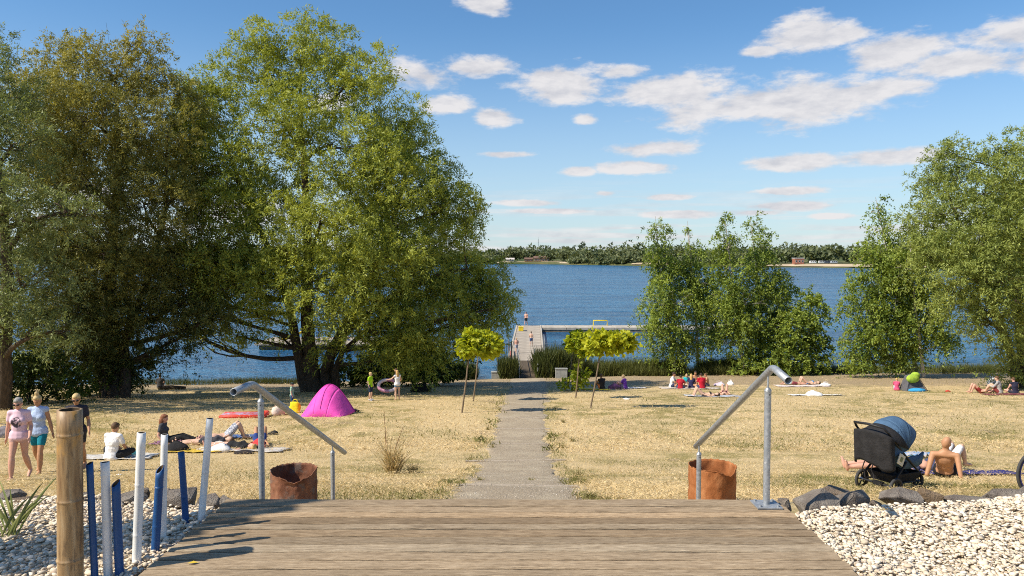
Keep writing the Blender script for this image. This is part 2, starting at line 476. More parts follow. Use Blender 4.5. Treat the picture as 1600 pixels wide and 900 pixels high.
for ky, kl, kr in [(761, 700, 903), (721, 728, 886), (695.5, 768, 858), (671, 772, 860), (654.5, 780, 858), (642, 782, 858), (622, 792, 862)]:
    A, B = G(kl, ky), G(kr, ky)
    ym = (A.y + B.y) / 2; nseg = max(2, int(round((B.x - A.x) / 0.62)))
    for i in range(nseg):
        x0 = A.x + (B.x - A.x) * i / nseg; x1 = A.x + (B.x - A.x) * (i + 1) / nseg - 0.012
        xm = (x0 + x1) / 2
        m = MB(); m.box((0, 0, 0), (x1 - x0, 0.075, 0.16))
        m.build('kerb_stone', KM, path, (xm, ym + random.uniform(-.012, .012), gz1(xm, ym) - 0.042 + random.uniform(-.005, .005)), (random.uniform(-.03, .03), random.uniform(-.012, .012), random.uniform(-.012, .012)), bevel=0.008)

# ------------------------------------------------------------------ deck
def wood_mat(name, c1, c2, c3, axis_stretch):
    m = bpy.data.materials.new(name); m.use_nodes = True
    t = m.node_tree; b = t.nodes['Principled BSDF']; b.inputs['Roughness'].default_value = 0.82; b.inputs['Specular IOR Level'].default_value = 0.2
    tc = nn(t, 'ShaderNodeTexCoord'); oi = nn(t, 'ShaderNodeObjectInfo')
    ofs = nn(t, 'ShaderNodeVectorMath', operation='MULTIPLY'); t.links.new(oi.outputs['Location'], ofs.inputs[0]); ofs.inputs[1].default_value = (3, 7.3, 5)
    ad = nn(t, 'ShaderNodeVectorMath', operation='ADD'); t.links.new(tc.outputs['Object'], ad.inputs[0]); t.links.new(ofs.outputs[0], ad.inputs[1])
    mp = nn(t, 'ShaderNodeMapping'); mp.inputs['Scale'].default_value = axis_stretch; t.links.new(ad.outputs[0], mp.inputs[0])
    g1 = tnoise(t, mp.outputs[0], 75, 6, 0.7); g2 = tnoise(t, ad.outputs[0], 2.2, 5, 0.6); g3 = tnoise(t, mp.outputs[0], 26, 6, 0.65)
    c = ramp(t, g1, [(0.3, c1), (0.52, c2), (0.72, c3)])
    c = mixc(t, math_n(t, 'MULTIPLY', mrange(t, g2, 0.45, 0.7), 0.45), c, tuple(q * 0.62 for q in c2))
    c = mixc(t, math_n(t, 'MULTIPLY', mrange(t, g3, 0.62, 0.7), 0.45), c, tuple(q * 0.6 for q in c1))
    hue = ramp(t, math_n(t, 'FRACT', math_n(t, 'MULTIPLY', oi.outputs['Random'], 7.3)), [(0, (1.0, .93, .84)), (1, (.93, .96, .98))]); c = mixc(t, 1.0, c, hue, 'MULTIPLY')
    hs = nn(t, 'ShaderNodeHueSaturation'); t.links.new(c, hs.inputs['Color'])
    rv = math_n(t, 'MULTIPLY_ADD', oi.outputs['Random'], 0.55, 0.64); t.links.new(rv, hs.inputs['Value'])
    t.links.new(hs.outputs[0], b.inputs['Base Color'])
    bump(t, b, math_n(t, 'ADD', g1, g3), 0.9, 0.008)
    return m
DW = wood_mat('weathered_deck_wood', (0.20, 0.14, 0.086), (0.38, 0.288, 0.19), (0.52, 0.41, 0.285), (0.16, 1, 1))
DX0, DX1, DFRONT = -1.87, 1.745, 5.0
deck = empty('wooden_deck', (0, 3.2, 0), label='weathered grey brown timber deck with crosswise boards in the foreground', cat='deck')
yy = DFRONT; k = 0
while yy > 1.2:
    bw = 0.148 if k == 0 else random.choice([0.112, 0.114, 0.117, 0.092])
    m = MB()
    lx0, lx1 = DX0 + random.uniform(-0.012, 0.012), DX1 + random.uniform(-0.01, 0.01)
    # slightly cupped, chipped plank
    nx = 26; prof = [(-.5, -.04), (-.5, -.006), (-.45, 0.0), (0, -0.0015), (.45, 0.0), (.5, -.006), (.5, -.04)]
    vs = []; fs = []
    for i in range(nx + 1):
        x = lx0 + (lx1 - lx0) * i / nx
        wv = 0.0016 * math.sin(i * 1.3 + k) + 0.001 * math.sin(i * 3.1 + k * 2)
        for (q, h) in prof: vs.append((x, q * (bw - 0.017) + (wv if abs(q) > .4 else 0) + 0.0012 * random.uniform(-1, 1), h + 0.0015 * math.sin(i * .7 + k * 1.9)))
    np_ = len(prof)
    for i in range(nx):
        for j in range(np_):
            a = i * np_ + j; b2 = i * np_ + (j + 1) % np_
            fs.append((a, a + np_, b2 + np_, b2))
    fs.append(tuple(range(np_))); fs.append(tuple(range(nx * np_, nx * np_ + np_))[::-1])
    m.add(vs, fs)
    me = m.mesh('deck_board')
    o = mesh_obj('deck_board', me, DW, deck, (0, yy - bw / 2 - 3.2, random.uniform(-.002, .002)))
    yy -= bw; k += 1
DARKW = pmat('dark_joist_wood', (0.10, 0.075, 0.05), 0.9, 0.3, 5, 0.4)
for jx in (-1.8, -1.2, -0.6, 0, 0.6, 1.2, 1.68):
    m = MB(); m.box((0, 0, 0), (0.06, 3.7, 0.12)); m.build('joist', DARKW, deck, (jx, 3.1 - 3.2, -0.106))
m = MB()
for sx in (-1.2, -.1, .9): m.box((sx, 0, 0), (.012, .012, .006))
m = MB(); m.box((0, 0, 0), (DX1 - DX0 - .02, 0.035, 0.14)); m.build('front_fascia', DARKW, deck, ((DX0 + DX1) / 2, DFRONT - 0.04 - 3.2, -0.115))

# stairs from the deck down to the path
stairs = empty('timber_stairs', (0, 6.6, 0), label='timber steps leading down from the deck to the gravel path', cat='stairs')
ns = 8
for i in range(ns):
    zt = -0.165 * (i + 1); y0 = DFRONT + 0.02 + 0.43 * i
    for q in range(2):
        m = MB(); m.box((0, 0, 0), (3.1, 0.205, 0.04)); m.build('tread', DW, stairs, (-0.06, y0 + 0.105 + q * 0.215 - 6.6, zt - 0.02), bevel=0.004)
    m = MB(); m.box((0, 0, 0), (3.06, 0.03, 0.118)); m.build('riser', DARKW, stairs, (-0.06, y0 - 6.6 - 0.0, zt + 0.06))
for sx in (-1.65, 1.53):
    m = MB(); a = Vector((sx, DFRONT - 6.6, -0.17)); b_ = Vector((sx, DFRONT + 0.43 * ns - 6.6, -0.165 * ns - 0.17))
    d = b_ - a
    m.box((a + b_) / 2, (0.05, d.length, 0.24), Matrix.Rotation(math.atan2(d.z, d.y), 3, 'X')); m.build('stringer', DARKW, stairs)

# ------------------------------------------------------------------ handrails
def galv():
    m = bpy.data.materials.new('galvanised_steel'); m.use_nodes = True
    t = m.node_tree; b = t.nodes['Principled BSDF']
    tc = nn(t, 'ShaderNodeTexCoord')
    v = nn(t, 'ShaderNodeTexVoronoi'); v.inputs['Scale'].default_value = 70; t.links.new(tc.outputs['Object'], v.inputs['Vector'])
    n_ = tnoise(t, tc.outputs['Object'], 9, 5); n3 = tnoise(t, tc.outputs['Object'], 45, 3)
    c = ramp(t, v.outputs['Color'], [(0.0, (0.30, 0.32, 0.34)), (1.0, (0.47, 0.49, 0.51))])
    c = mixc(t, math_n(t, 'MULTIPLY', mrange(t, n3, 0.62, 0.70), 0.6), c, (0.72, 0.73, 0.74))
    c = mixc(t, math_n(t, 'MULTIPLY', mrange(t, n_, 0.52, 0.75), 0.4), c, (0.22, 0.21, 0.19))
    t.links.new(c, b.inputs['Base Color']); b.inputs['Metallic'].default_value = 0.55; b.inputs['Roughness'].default_value = 0.5
    return m
GALV = galv()
PIPEIN = pmat('pipe_inside', (0.06, 0.06, 0.06), 0.8)
def handrail(label, x, rail, posts, plate):
    o = empty('handrail', (x, rail[1][0], rail[1][1]), label=label, cat='handrail', group='steel handrails beside the steps')
    oz = Vector(o.location)
    pts = [Vector((x, y, z)) - oz for (y, z) in rail]
    # rounded elbow
    a, b_, c = pts[0], pts[1], pts[-1]
    e1 = b_ + (a - b_).normalized() * 0.055; e2 = b_ + (c - b_).normalized() * 0.055
    curve = [a, e1] + [e1 * (1 - s) ** 2 + b_ * 2 * s * (1 - s) + e2 * s ** 2 for s in (0.2, .4, .6, .8)] + [e2] + [e2.lerp(c, s) for s in (.33, .66, 1)]
    m = MB(); m.tube(curve, 0.0235, 20, caps=False); rl = m.build('rail', GALV, o)
    so_ = rl.modifiers.new('wall', 'SOLIDIFY'); so_.thickness = 0.0035; so_.offset = -1
    d0 = (curve[1] - curve[0]).normalized()
    m = MB(); m.cyl(curve[0] + d0 * 0.10, curve[0] + d0 * 0.102, 0.0198, 16); m.build('pipe_plug', PIPEIN, rl)
    for (y, zt, zb, r) in posts:
        # height of the rail above this post
        (ya, za), (yb, zb2) = rail[1], rail[-1]
        zr = za + (zb2 - za) * (y - ya) / (yb - ya)
        m = MB(); m.cyl(Vector((x, y, zb)) - oz, Vector((x, y, zt)) - oz, r, 20); po = m.build('post', GALV, o)
        m = MB(); m.cyl(Vector((x, y, zt - .008)) - oz, Vector((x, y, zt + 0.012)) - oz, r + 0.0025, 20, r * .6); m.build('post_cap', GALV, po)
        m = MB(); m.cyl(Vector((x, y, zt)) - oz, Vector((x, y, zr - 0.018)) - oz, 0.0065, 10); m.build('pin', GALV, po)
        m = MB(); m.cyl(Vector((x + .004, y - r - .002, zt - .03)) - oz, Vector((x + .004, y - r + .006, zt - .03)) - oz, .005, 8); m.build('screw', PIPEIN, po)
    if plate:
        y = posts[0][0]
        m = MB(); m.box(Vector((x, y, 0.008)) - oz, (0.16, 0.16, 0.012)); pl = m.build('base_plate', GALV, o, bevel=0.002)
        for sx in (-.056, .056):
            for sy in (-.056, .056):
                m = MB(); m.cyl(Vector((x + sx, y + sy, .013)) - oz, Vector((x + sx, y + sy, .024)) - oz, .009, 6); m.build('bolt', GALV, pl)
    return o
handrail('galvanised steel handrail on the left of the steps above a rusty bin', -1.73, [(4.74, 0.755), (5.08, 0.75), (7.86, -0.43)],
         [(5.25, 0.607, -0.30, 0.0205), (7.33, -0.285, -1.15, 0.0205)], False)
handrail('galvanised steel handrail on the right, bolted to the deck with a plate', 1.63, [(4.50, 0.865), (4.77, 0.905), (6.74, -0.085)],
         [(4.86, 0.75, 0.0, 0.021), (6.63, -0.12, -0.85, 0.0205)], True)

# ------------------------------------------------------------------ gravel beds
def pebble_mesh(seed, sub=2):
    import bmesh
    bm = bmesh.new(); bmesh.ops.create_icosphere(bm, subdivisions=sub, radius=1.0)
    r = random.Random(seed); ax = [Vector((r.uniform(-1, 1), r.uniform(-1, 1), r.uniform(-1, 1))).normalized() for _ in range(6)]
    am = [r.uniform(-.16, .12) for _ in range(6)]
    for v in bm.verts:
        n_ = v.co.normalized(); v.co *= 1 + sum(a * max(0, n_.dot(x)) ** 3 for a, x in zip(am, ax))
    s = (r.uniform(.85, 1.3), r.uniform(.7, 1.05), r.uniform(.36, .56))
    V = np.array([(v.co.x * s[0], v.co.y * s[1], v.co.z * s[2]) for v in bm.verts]); F = np.array([[v.index for v in f.verts] for f in bm.faces])
    bm.free(); return V, F
PEB = [pebble_mesh(i) for i in range(10)]
PEB1 = [pebble_mesh(i + 40, 1) for i in range(10)]
def pebble_mat():
    m = bpy.data.materials.new('pale_pebble'); m.use_nodes = True
    t = m.node_tree; b = t.nodes['Principled BSDF']; b.inputs['Roughness'].default_value = 0.75; b.inputs['Specular IOR Level'].default_value = 0.25
    a = nn(t, 'ShaderNodeAttribute'); a.attribute_name = 'tint'; oi = nn(t, 'ShaderNodeObjectInfo')
    g = nn(t, 'ShaderNodeNewGeometry')
    f = math_n(t, 'FRACT', math_n(t, 'ADD', a.outputs['Fac'], math_n(t, 'MULTIPLY', oi.outputs['Random'], 0.97)))
    c = ramp(t, f, [(0.0, (0.30, 0.25, 0.19)), (0.09, (0.48, 0.38, 0.25)), (0.3, (0.70, 0.57, 0.41)), (0.6, (0.80, 0.68, 0.52)), (0.85, (0.84, 0.77, 0.65)), (0.93, (0.58, 0.39, 0.23)), (1.0, (0.26, 0.24, 0.22))])
    n_ = tnoise(t, g.outputs['Position'], 60, 4)
    c = mixc(t, 0.35, c, ramp(t, n_, [(0.3, (0.58, 0.47, 0.34)), (0.7, (0.82, 0.74, 0.62))]))
    t.links.new(c, b.inputs['Base Color']); bump(t, b, n_, 0.3, 0.004)
    return m
PEBM = pebble_mat()
def gravel_z(x, y):
    z = -0.06 + 0.05 * snoise(x, y, 0.8, 5)
    if np.ndim(x) == 0 and x > 0 or np.all(np.asarray(x) > 0): z = z + 0.045 * sst(2.9, 3.7, x)
    return z
def gravel_bed(name, x0, x1, y0, y1f, n_stuff, near, seed):
    rg = np.random.default_rng(seed)
    xs = np.linspace(x0, x1, 60); ys = np.linspace(y0, 5.6, 40)
    bed = mesh_obj(name, grid_mesh(name, xs, ys, lambda X, Y: gravel_z(X, Y) - 0.02 - 0.25 * sst(y1f(X) - 0.05, y1f(X) + 0.2, Y)), pmat('gravel_base', (0.58, 0.49, 0.36), 0.95, 0.4, 40, 0.6))
    tag(bed, kind='structure')
    # stuff
    Vs, Fs, Ts = [], [], []; base = 0
    X = rg.uniform(x0, x1, n_stuff * 2); Y = rg.uniform(y0, 5.6, n_stuff * 2)
    ok = Y < y1f(X); X, Y = X[ok][:n_stuff], Y[ok][:n_stuff]
    Z = gravel_z(X, Y) + rg.uniform(-0.010, 0.006, len(X))
    S = rg.lognormal(math.log(0.0112), 0.36, len(X)); S = np.clip(S, .005, .028)
    for i in range(len(X)):
        pv, pf = PEB1[i % 10]
        e = Euler((rg.uniform(-.3, .3), rg.uniform(-.3, .3), rg.uniform(0, 6.28))).to_matrix()
        Vs.append(pv @ np.array(e).T * S[i] + (X[i], Y[i], Z[i])); Fs.append(pf + base); base += len(pv)
        Ts.append(np.full(len(pv), rg.random()))
    st_ = mesh_obj('loose_pebbles', np_mesh('loose_pebbles', np.concatenate(Vs), np.concatenate(Fs), True, np.concatenate(Ts)), PEBM, bed); tag(st_, kind='stuff')
    # the pebbles that show largest, one by one
    mes = [np_mesh('pebble', v, f, True, np.full(len(v), i / 10)) for i, (v, f) in enumerate(PEB)]
    for me in mes: me.materials.append(PEBM)
    cnt = 0
    while cnt < 290:
        x, y = near(rg)
        if y > y1f(x) - 0.02: continue
        s = float(np.clip(rg.lognormal(math.log(0.0142), 0.25), .010, .03))
        o = bpy.data.objects.new('pebble', mes[cnt % 10]); o.location = (x, y, float(gravel_z(x, y)) + 0.011); o.scale = (s, s, s)
        o.rotation_euler = (rg.uniform(-.4, .4), rg.uniform(-.4, .4), rg.uniform(0, 6.28)); link(o, bed); cnt += 1
    return bed
yr = lambda x: np.interp(x, [1.7, 2.1, 2.6, 3.2, 3.6, 4.5, 8], [4.88, 4.98, 5.08, 5.10, 5.2, 5.3, 5.3])
yl = lambda x: np.interp(x, [-8, -3.6, -3.0, -2.4, -1.9], [5.3, 5.22, 5.17, 5.15, 5.05])
gravel_bed('gravel_bed', DX1 + 0.012, 4.3, 3.5, yr, 13500, lambda r: (r.uniform(1.77, 3.7), 3.9 + 1.3 * r.random() ** 1.4), 3)
gravel_bed('gravel_bed', -4.2, DX0 - 0.012, 3.5, yl, 7500, lambda r: (r.uniform(-3.3, -1.9), r.uniform(3.75, 5.15)), 4)
# ------------------------------------------------------------------ foliage
def unit(a): return a / np.maximum(np.linalg.norm(a, axis=-1, keepdims=True), 1e-9)
def leaf_arrays(P, D, length, width, rg, tint, face=None, tri=False):
    """rhombic leaves: P base points, D directions, face = where the blades' upper sides look"""
    n = len(P); D = unit(D)
    R = unit(np.cross(D, rg.normal(size=(n, 3)) if face is None else face + rg.normal(size=(n, 3)) * 0.5))
    l = length * rg.uniform(0.7, 1.3, (n, 1)); wd = width * rg.uniform(0.7, 1.3, (n, 1))
    up = np.cross(D, R)
    if tri:
        V = np.empty((n, 3, 3)); V[:, 0] = P - R * wd * .5 + up * l * .04; V[:, 1] = P + R * wd * .5; V[:, 2] = P + D * l
        return V.reshape(-1, 3), np.repeat(tint, 3)
    V = np.empty((n, 4, 3))
    V[:, 0] = P; V[:, 1] = P + D * l * 0.45 + R * wd * 0.5 + up * l * 0.05; V[:, 2] = P + D * l; V[:, 3] = P + D * l * 0.45 - R * wd * 0.5 + up * l * 0.05
    return V.reshape(-1, 3), np.repeat(tint, 4)
def quads(nv): return np.arange(nv).reshape(-1, 4)
def tris(nv): return np.arange(nv).reshape(-1, 3)
def clumps(lobes, k, rg, fr=.40, pos=.75):
    """split each big lobe of a crown into leaf clumps sitting on it"""
    out = []
    for c, r in lobes:
        c = np.array(c); r = np.array(r); n = max(3, int(k * min(1.0, (r.mean() / 2.0) + .25)))
        i = np.arange(n) + .5; phi = np.arccos(1 - 2 * i / n); th = math.pi * (1 + 5 ** .5) * i + rg.uniform(0, 6.28)
        d = np.stack([np.sin(phi) * np.cos(th), np.sin(phi) * np.sin(th), np.cos(phi)], -1) + rg.normal(size=(n, 3)) * .18
        for q in d: s = rg.uniform(.75, 1.3); out.append((tuple(c + q * r * pos), tuple(r * fr * s)))
    return out

def crown_leaves(lobes, per_m2,  k_leaf, twig, droop, lsize, rg, up=0.25, shell=(0.72, 1.04), tint_c=0.5, tint_s=0.16, inner=0.15, spread=0.16, wind=(0, 0, 0), sub=0, tri=False, tint_z=0.0, zref=(0, 1)):
    """lobes: (centre, radii) -> leaves set along twigs spread over the lobes' shells"""
    PV, PT = [], []
    if sub: lobes = clumps(lobes, sub, rg)
    zs_ = [c[2] for c, r in lobes]; zlo, zhi = min(zs_), max(zs_)
    for c, r in lobes:
        c = np.array(c); r = np.array(r)
        area = 4 * math.pi * ((r[0] * r[1]) ** 1.6 + (r[0] * r[2]) ** 1.6 + (r[1] * r[2]) ** 1.6) ** (1 / 1.6) / 3 ** (1 / 1.6)
        n = max(6, int(area * per_m2))
        d = unit(rg.normal(size=(n, 3)))
        ph = rg.uniform(0, 6.28, 4)
        lump = 1 + 0.13 * np.sin(d[:, 0] * 5 + ph[0]) * np.sin(d[:, 1] * 5 + ph[1]) + 0.12 * np.sin(d[:, 2] * 6 + d[:, 0] * 4 + ph[2])
        # leave holes in the shell
        hole = np.sin(d[:, 0] * 4.3 + ph[3]) + np.sin(d[:, 1] * 4.9 + ph[0] * 2) + np.sin(d[:, 2] * 4.1 + ph[1] * 2)
        keep = hole < rg.normal(0.95, 0.4, n)
        rr = rg.uniform(shell[0], shell[1], n); ins = rg.random(n) < inner; rr[ins] = rg.uniform(0.2, shell[0], ins.sum())
        base = c + d * r * (rr * lump)[:, None]
        ax = unit(d * 0.75 + np.array([0, 0, up]) + rg.normal(size=(n, 3)) * 0.38 + np.array(wind))
        tw = twig * rg.uniform(0.6, 1.3, n)
        ct = np.clip(tint_c + tint_z * ((c[2] - zlo) / (zhi - zlo + .01) - .5) + rg.normal(0, tint_s * 0.7, n) + rg.normal(0, tint_s * 0.7), 0, 1)
        base, ax, tw, ct = base[keep], ax[keep], tw[keep], ct[keep]; n = len(base)
        t = rg.random((n, k_leaf))
        q = base[:, None] + ax[:, None] * (t * tw[:, None])[..., None] + rg.normal(size=(n, k_leaf, 3)) * spread * twig * 0.6
        q[..., 2] -= droop * (t ** 2) * tw[:, None]
        ld = ax[:, None] * 0.55 + rg.normal(size=(n, k_leaf, 3)) * 0.65; ld[..., 2] -= droop * t * 0.9
        tt = np.clip(ct[:, None] + rg.normal(0, tint_s, (n, k_leaf)), 0, 1)
        v, ti = leaf_arrays(q.reshape(-1, 3), ld.reshape(-1, 3), lsize[0], lsize[1], rg, tt.ravel(), np.repeat(d[keep] * 0.5 + np.array([0, 0, .6]), k_leaf, 0), tri)
        PV.append(v); PT.append(ti)
    return np.concatenate(PV), np.concatenate(PT)

def limb(m, a, b, r0, r1, rg, bend=0.08, n=6, seg=6, sag=0.0):
    a = Vector(a); b = Vector(b); L_ = (b - a).length
    o1 = Vector(rg.normal(size=3)) * bend * L_; pts = []
    for i in range(n + 1):
        s = i / n
        pts.append(a.lerp(b, s) + o1 * math.sin(math.pi * s) + Vector((0, 0, -sag * L_ * s * (1 - s) * 4)))
    m.tube(pts, [r0 + (r1 - r0) * i / n for i in range(n + 1)], seg, caps=False)
    return pts

BARK = pmat('willow_bark', (0.075, 0.055, 0.038), 0.95, 0.45, 3.0, 1.0, stretch=(4, 4, .7))
BARK2 = pmat('young_bark', (0.20, 0.15, 0.10), 0.9, 0.3, 9, 0.5, stretch=(3, 3, .8))
def birch_bark():
    m = bpy.data.materials.new('birch_bark'); m.use_nodes = True; t = m.node_tree; b = t.nodes['Principled BSDF']; b.inputs['Roughness'].default_value = .8
    tc = nn(t, 'ShaderNodeTexCoord'); f = tnoise(t, tc.outputs['Object'], 5, 5, .6, (1, 1, 5))
    t.links.new(ramp(t, f, [(0.34, (0.05, 0.045, 0.04)), (0.42, (0.42, 0.38, 0.33)), (0.7, (0.62, 0.58, 0.52))]), b.inputs['Base Color']); return m
BIRCH = birch_bark()

def px_lobes(Y, items, rg, depth=0.85, shrink=1.0):
    """(px, py, half-width px, half-height px, offset in depth m) -> lobes in metres"""
    out = []
    for it in items:
        px, py, hw, hh = it[:4]; dz = it[4] if len(it) > 4 else 0.0
        Yc = Y + dz; c = at(px, py, Yc); k = Yc / FPX
        rx, rz = hw * k * shrink, hh * k * shrink
        out.append((tuple(c), (rx, (rx + rz) / 2 * depth, rz)))
    return out

def make_tree(name, label, cat, base, trunks, lobes, leaf, mats, rg, group=None, sub=7, limb_r=0.09, twigs=True):
    """trunks: list of polylines [(x,y,z,r),...]; limbs go from the trunks to every lobe and branch there"""
    root = empty(name, base, label=label, cat=cat, group=group); o0 = np.array(base)
    m = MB(); tips = []
    for tr in trunks:
        pts = [Vector(q[:3]) - Vector(base) for q in tr]; rr = [q[3] for q in tr]
        # refine
        P2, R2 = [], []
        for i in range(len(pts) - 1):
            for s in (0, .33, .66):
                P2.append(pts[i].lerp(pts[i + 1], s) + Vector(rg.normal(size=3)) * rr[i] * 0.10 * (1 if i or s else 0)); R2.append(rr[i] + (rr[i + 1] - rr[i]) * s)
        P2.append(pts[-1]); R2.append(rr[-1])
        m.tube(P2, R2, 10, caps=True); tips += list(zip(P2, R2))
    m.build('trunk', mats[0], root)
    if twigs:
        m = MB()
        for c, r in lobes:
            c = Vector(c) - Vector(base); r = Vector(r)
            cand = [(p_, q_) for p_, q_ in tips if p_.z < c.z - 0.15 * (c - p_).length]
            if not cand: cand = tips
            s, sr = min(cand, key=lambda q_: (q_[0] - c).length + 0.6 * abs(q_[0].z - c.z))
            d = (c - s).length; r0 = min(sr * 0.75, limb_r + 0.012 * d)
            pts = limb(m, s, c, r0, r0 * 0.4, rg, 0.06, 6, 6)
            for k in range(sub):
                dv = Vector(unit(rg.normal(size=3))); dv.z = abs(dv.z) * 0.8 - .15
                e = c + Vector((dv.x * r.x, dv.y * r.y, dv.z * r.z)) * rg.uniform(.75, 1.0)
                st = pts[int(rg.integers(3, 7))]
                p2 = limb(m, st, e, r0 * 0.38, 0.008, rg, 0.08, 4, 4)
                for q in range(2):
                    dv2 = Vector(rg.normal(size=3)) * min(r) * 0.32
                    limb(m, p2[int(rg.integers(1, 4))], e + dv2, r0 * 0.16, 0.005, rg, .08, 3, 3)
        tag(m.build('branches', mats[0], root), kind='stuff')
    V, T = crown_leaves(lobes, rg=rg, **leaf)
    mesh_obj('crown', np_mesh('crown', V - o0, (tris if leaf.get('tri') else quads)(len(V)), False, T), mats[1], root)
    return root

LEAF_W = leaf_mat('willow_leaf', (0.065, 0.115, 0.018), (0.43, 0.47, 0.085), 0.36)
LEAF_G = leaf_mat('golden_olive_leaf', (0.055, 0.085, 0.026), (0.39, 0.36, 0.09), 0.34, tcol=(1.2, 1.08, .55))
LEAF_S = leaf_mat('silver_willow_leaf', (0.065, 0.095, 0.03), (0.33, 0.37, 0.14), 0.34, tcol=(1.1, 1.1, .6))
LEAF_B = leaf_mat('birch_leaf', (0.06, 0.115, 0.022), (0.40, 0.48, 0.085), 0.4)
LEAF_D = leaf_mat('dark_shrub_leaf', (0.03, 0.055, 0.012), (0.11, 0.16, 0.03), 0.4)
LEAF_C = leaf_mat('catalpa_leaf', (0.15, 0.24, 0.014), (0.52, 0.54, 0.035), 0.48)
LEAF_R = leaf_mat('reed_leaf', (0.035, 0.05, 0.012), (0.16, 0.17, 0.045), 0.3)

# --- the big willow left of the path
rg = np.random.default_rng(21)
wb_ = G(492, 612)
YW = wb_.y + 0.5
W_ITEMS = [(470, 95, 88, 66), (390, 120, 66, 58, 1), (545, 128, 70, 62, -1), (320, 185, 58, 62, 1), (350, 260, 75, 62, -2), (440, 190, 78, 60, -2.5), (605, 200, 60, 62, 1.5),
           (520, 225, 82, 62, -3), (640, 250, 62, 60, 2), (300, 150, 32, 36, 0), (300, 285, 40, 52, 1), (430, 300, 80, 60, 2.5), (600, 290, 84, 66, -3), (690, 330, 60, 58, 1), (370, 380, 75, 58, -2.5),
           (500, 350, 84, 64, -4.2), (520, 450, 88, 70, -4), (330, 440, 62, 44, -1.5), (420, 430, 62, 46, -3.2), (620, 400, 80, 70, -3), (700, 420, 70, 70, 0.5), (740, 440, 58, 56, 2), (760, 478, 42, 50, 1),
           (660, 490, 78, 66, -1.5), (590, 520, 66, 54, -3.0), (720, 505, 60, 48, 0.5), (640, 548, 58, 40, -1), (330, 492, 46, 30, 0.5), (590, 340, 70, 60, 3.5), (600, 440, 110, 80, 4.5), (690, 300, 40, 50, 3),
           (733, 345, 26, 46, 0), (780, 480, 24, 34, 0), (480, 48, 40, 30, 0.5), (510, 545, 32, 26, -3), (400, 490, 44, 26, -1.5), (370, 525, 40, 18, -.5), (300, 520, 30, 18, .5), (440, 525, 22, 16, 1), (335, 410, 66, 46, -3.5), (395, 455, 66, 42, -4), (310, 460, 50, 36, -2.5), (455, 400, 50, 46, -4.5), (350, 330, 60, 44, -3.5), (300, 230, 46, 44, -1.5)]
lob = px_lobes(YW, W_ITEMS, rg, shrink=.90)
bx, by, bz = wb_
def tp(px, py, r, dy=0.0):
    q = at(px, py, YW + dy); return (q.x, q.y, q.z, r)
trunks = [[(bx, by, bz - .3, .62), tp(488, 585, .50), tp(483, 540, .38), tp(478, 480, .33), tp(482, 400, .27), tp(478, 300, .2), tp(470, 200, .13), tp(470, 110, .05)],
          [(bx - .3, by, bz - .3, .4), tp(470, 575, .30), tp(462, 530, .24), tp(450, 470, .2), tp(420, 390, .16), tp(380, 300, .11), tp(350, 220, .06)],
          [(bx + .5, by + .3, bz - .3, .42), tp(512, 565, .32, .5), tp(528, 530, .26, .8), tp(560, 470, .22, 1), tp(600, 390, .17, 1), tp(630, 290, .11, 1.5), tp(640, 230, .05, 1.5)],
          [(bx + .8, by, bz - .3, .34), tp(506, 578, .22, -.3), tp(540, 520, .18, -1), tp(600, 470, .14, -1), tp(680, 430, .1), tp(730, 420, .05)],
          [(bx + 1.2, by - .2, bz - .3, .26), tp(525, 580, .18, -.6), tp(535, 550, .14, -1.2), tp(590, 500, .09, -2)]]
make_tree('willow_tree', 'tall bright green willow with several dark trunks standing left of the path', 'tree', (bx, by, bz), trunks, lob,
          dict(per_m2=6.6, k_leaf=29, twig=0.85, droop=0.6, lsize=(0.18, 0.060), up=0.3, tint_c=0.68, tint_s=0.16, inner=0.04, sub=9, tri=True), (BARK, LEAF_W), rg, sub=6, limb_r=.08)

# --- golden brown tree and grey willow at the left edge
rg = np.random.default_rng(22)
gb = G(180, 622); YG = gb.y + 1.5
G_ITEMS = [(170, 110, 80, 58), (110, 130, 70, 60, 1), (235, 130, 60, 62, 1), (60, 175, 66, 62, -1), (150, 190, 90, 64, -2.5), (230, 225, 75, 66, -1), (285, 190, 40, 70, 2), (60, 260, 66, 60, -2), (140, 290, 80, 64, -3), (225, 320, 74, 62, -2), (290, 300, 52, 62, 1),
           (300, 390, 50, 56, 1), (240, 410, 66, 54, -1), (160, 390, 80, 62, -3), (90, 400, 60, 60, -2), (200, 470, 70, 50, -1.5), (290, 470, 50, 40, 0), (330, 500, 46, 32, -0.5), (265, 545, 36, 34, 0), (160, 520, 62, 56, -1.5), (100, 490, 66, 60, -2.5), (175, 570, 46, 40, -.5), (220, 60, 34, 22, 0.5), (110, 75, 40, 22, 0.5),
           (150, 270, 80, 80, 4), (150, 430, 130, 100, 4.5), (245, 500, 50, 40, -1), (120, 560, 60, 44, -1), (60, 560, 50, 50, -1), (290, 525, 40, 22, .4), (205, 590, 26, 26, -.4)]
lob = px_lobes(YG, G_ITEMS, rg, shrink=.90)
def tp(px, py, r, dy=0.0):
    q = at(px, py, YG + dy); return (q.x, q.y, q.z, r)
trunks = [[(gb.x, gb.y, gb.z - .3, .42), tp(178, 560, .34), tp(172, 460, .27), tp(180, 330, .2), tp(185, 220, .13), tp(180, 120, .05)],
          [(gb.x + .4, gb.y, gb.z - .3, .28), tp(195, 540, .22), tp(230, 440, .16), tp(258, 330, .1), tp(262, 200, .04)],
          [(gb.x - .5, gb.y, gb.z - .3, .28), tp(160, 540, .22), tp(120, 420, .16), tp(90, 300, .11), tp(80, 180, .05)]]
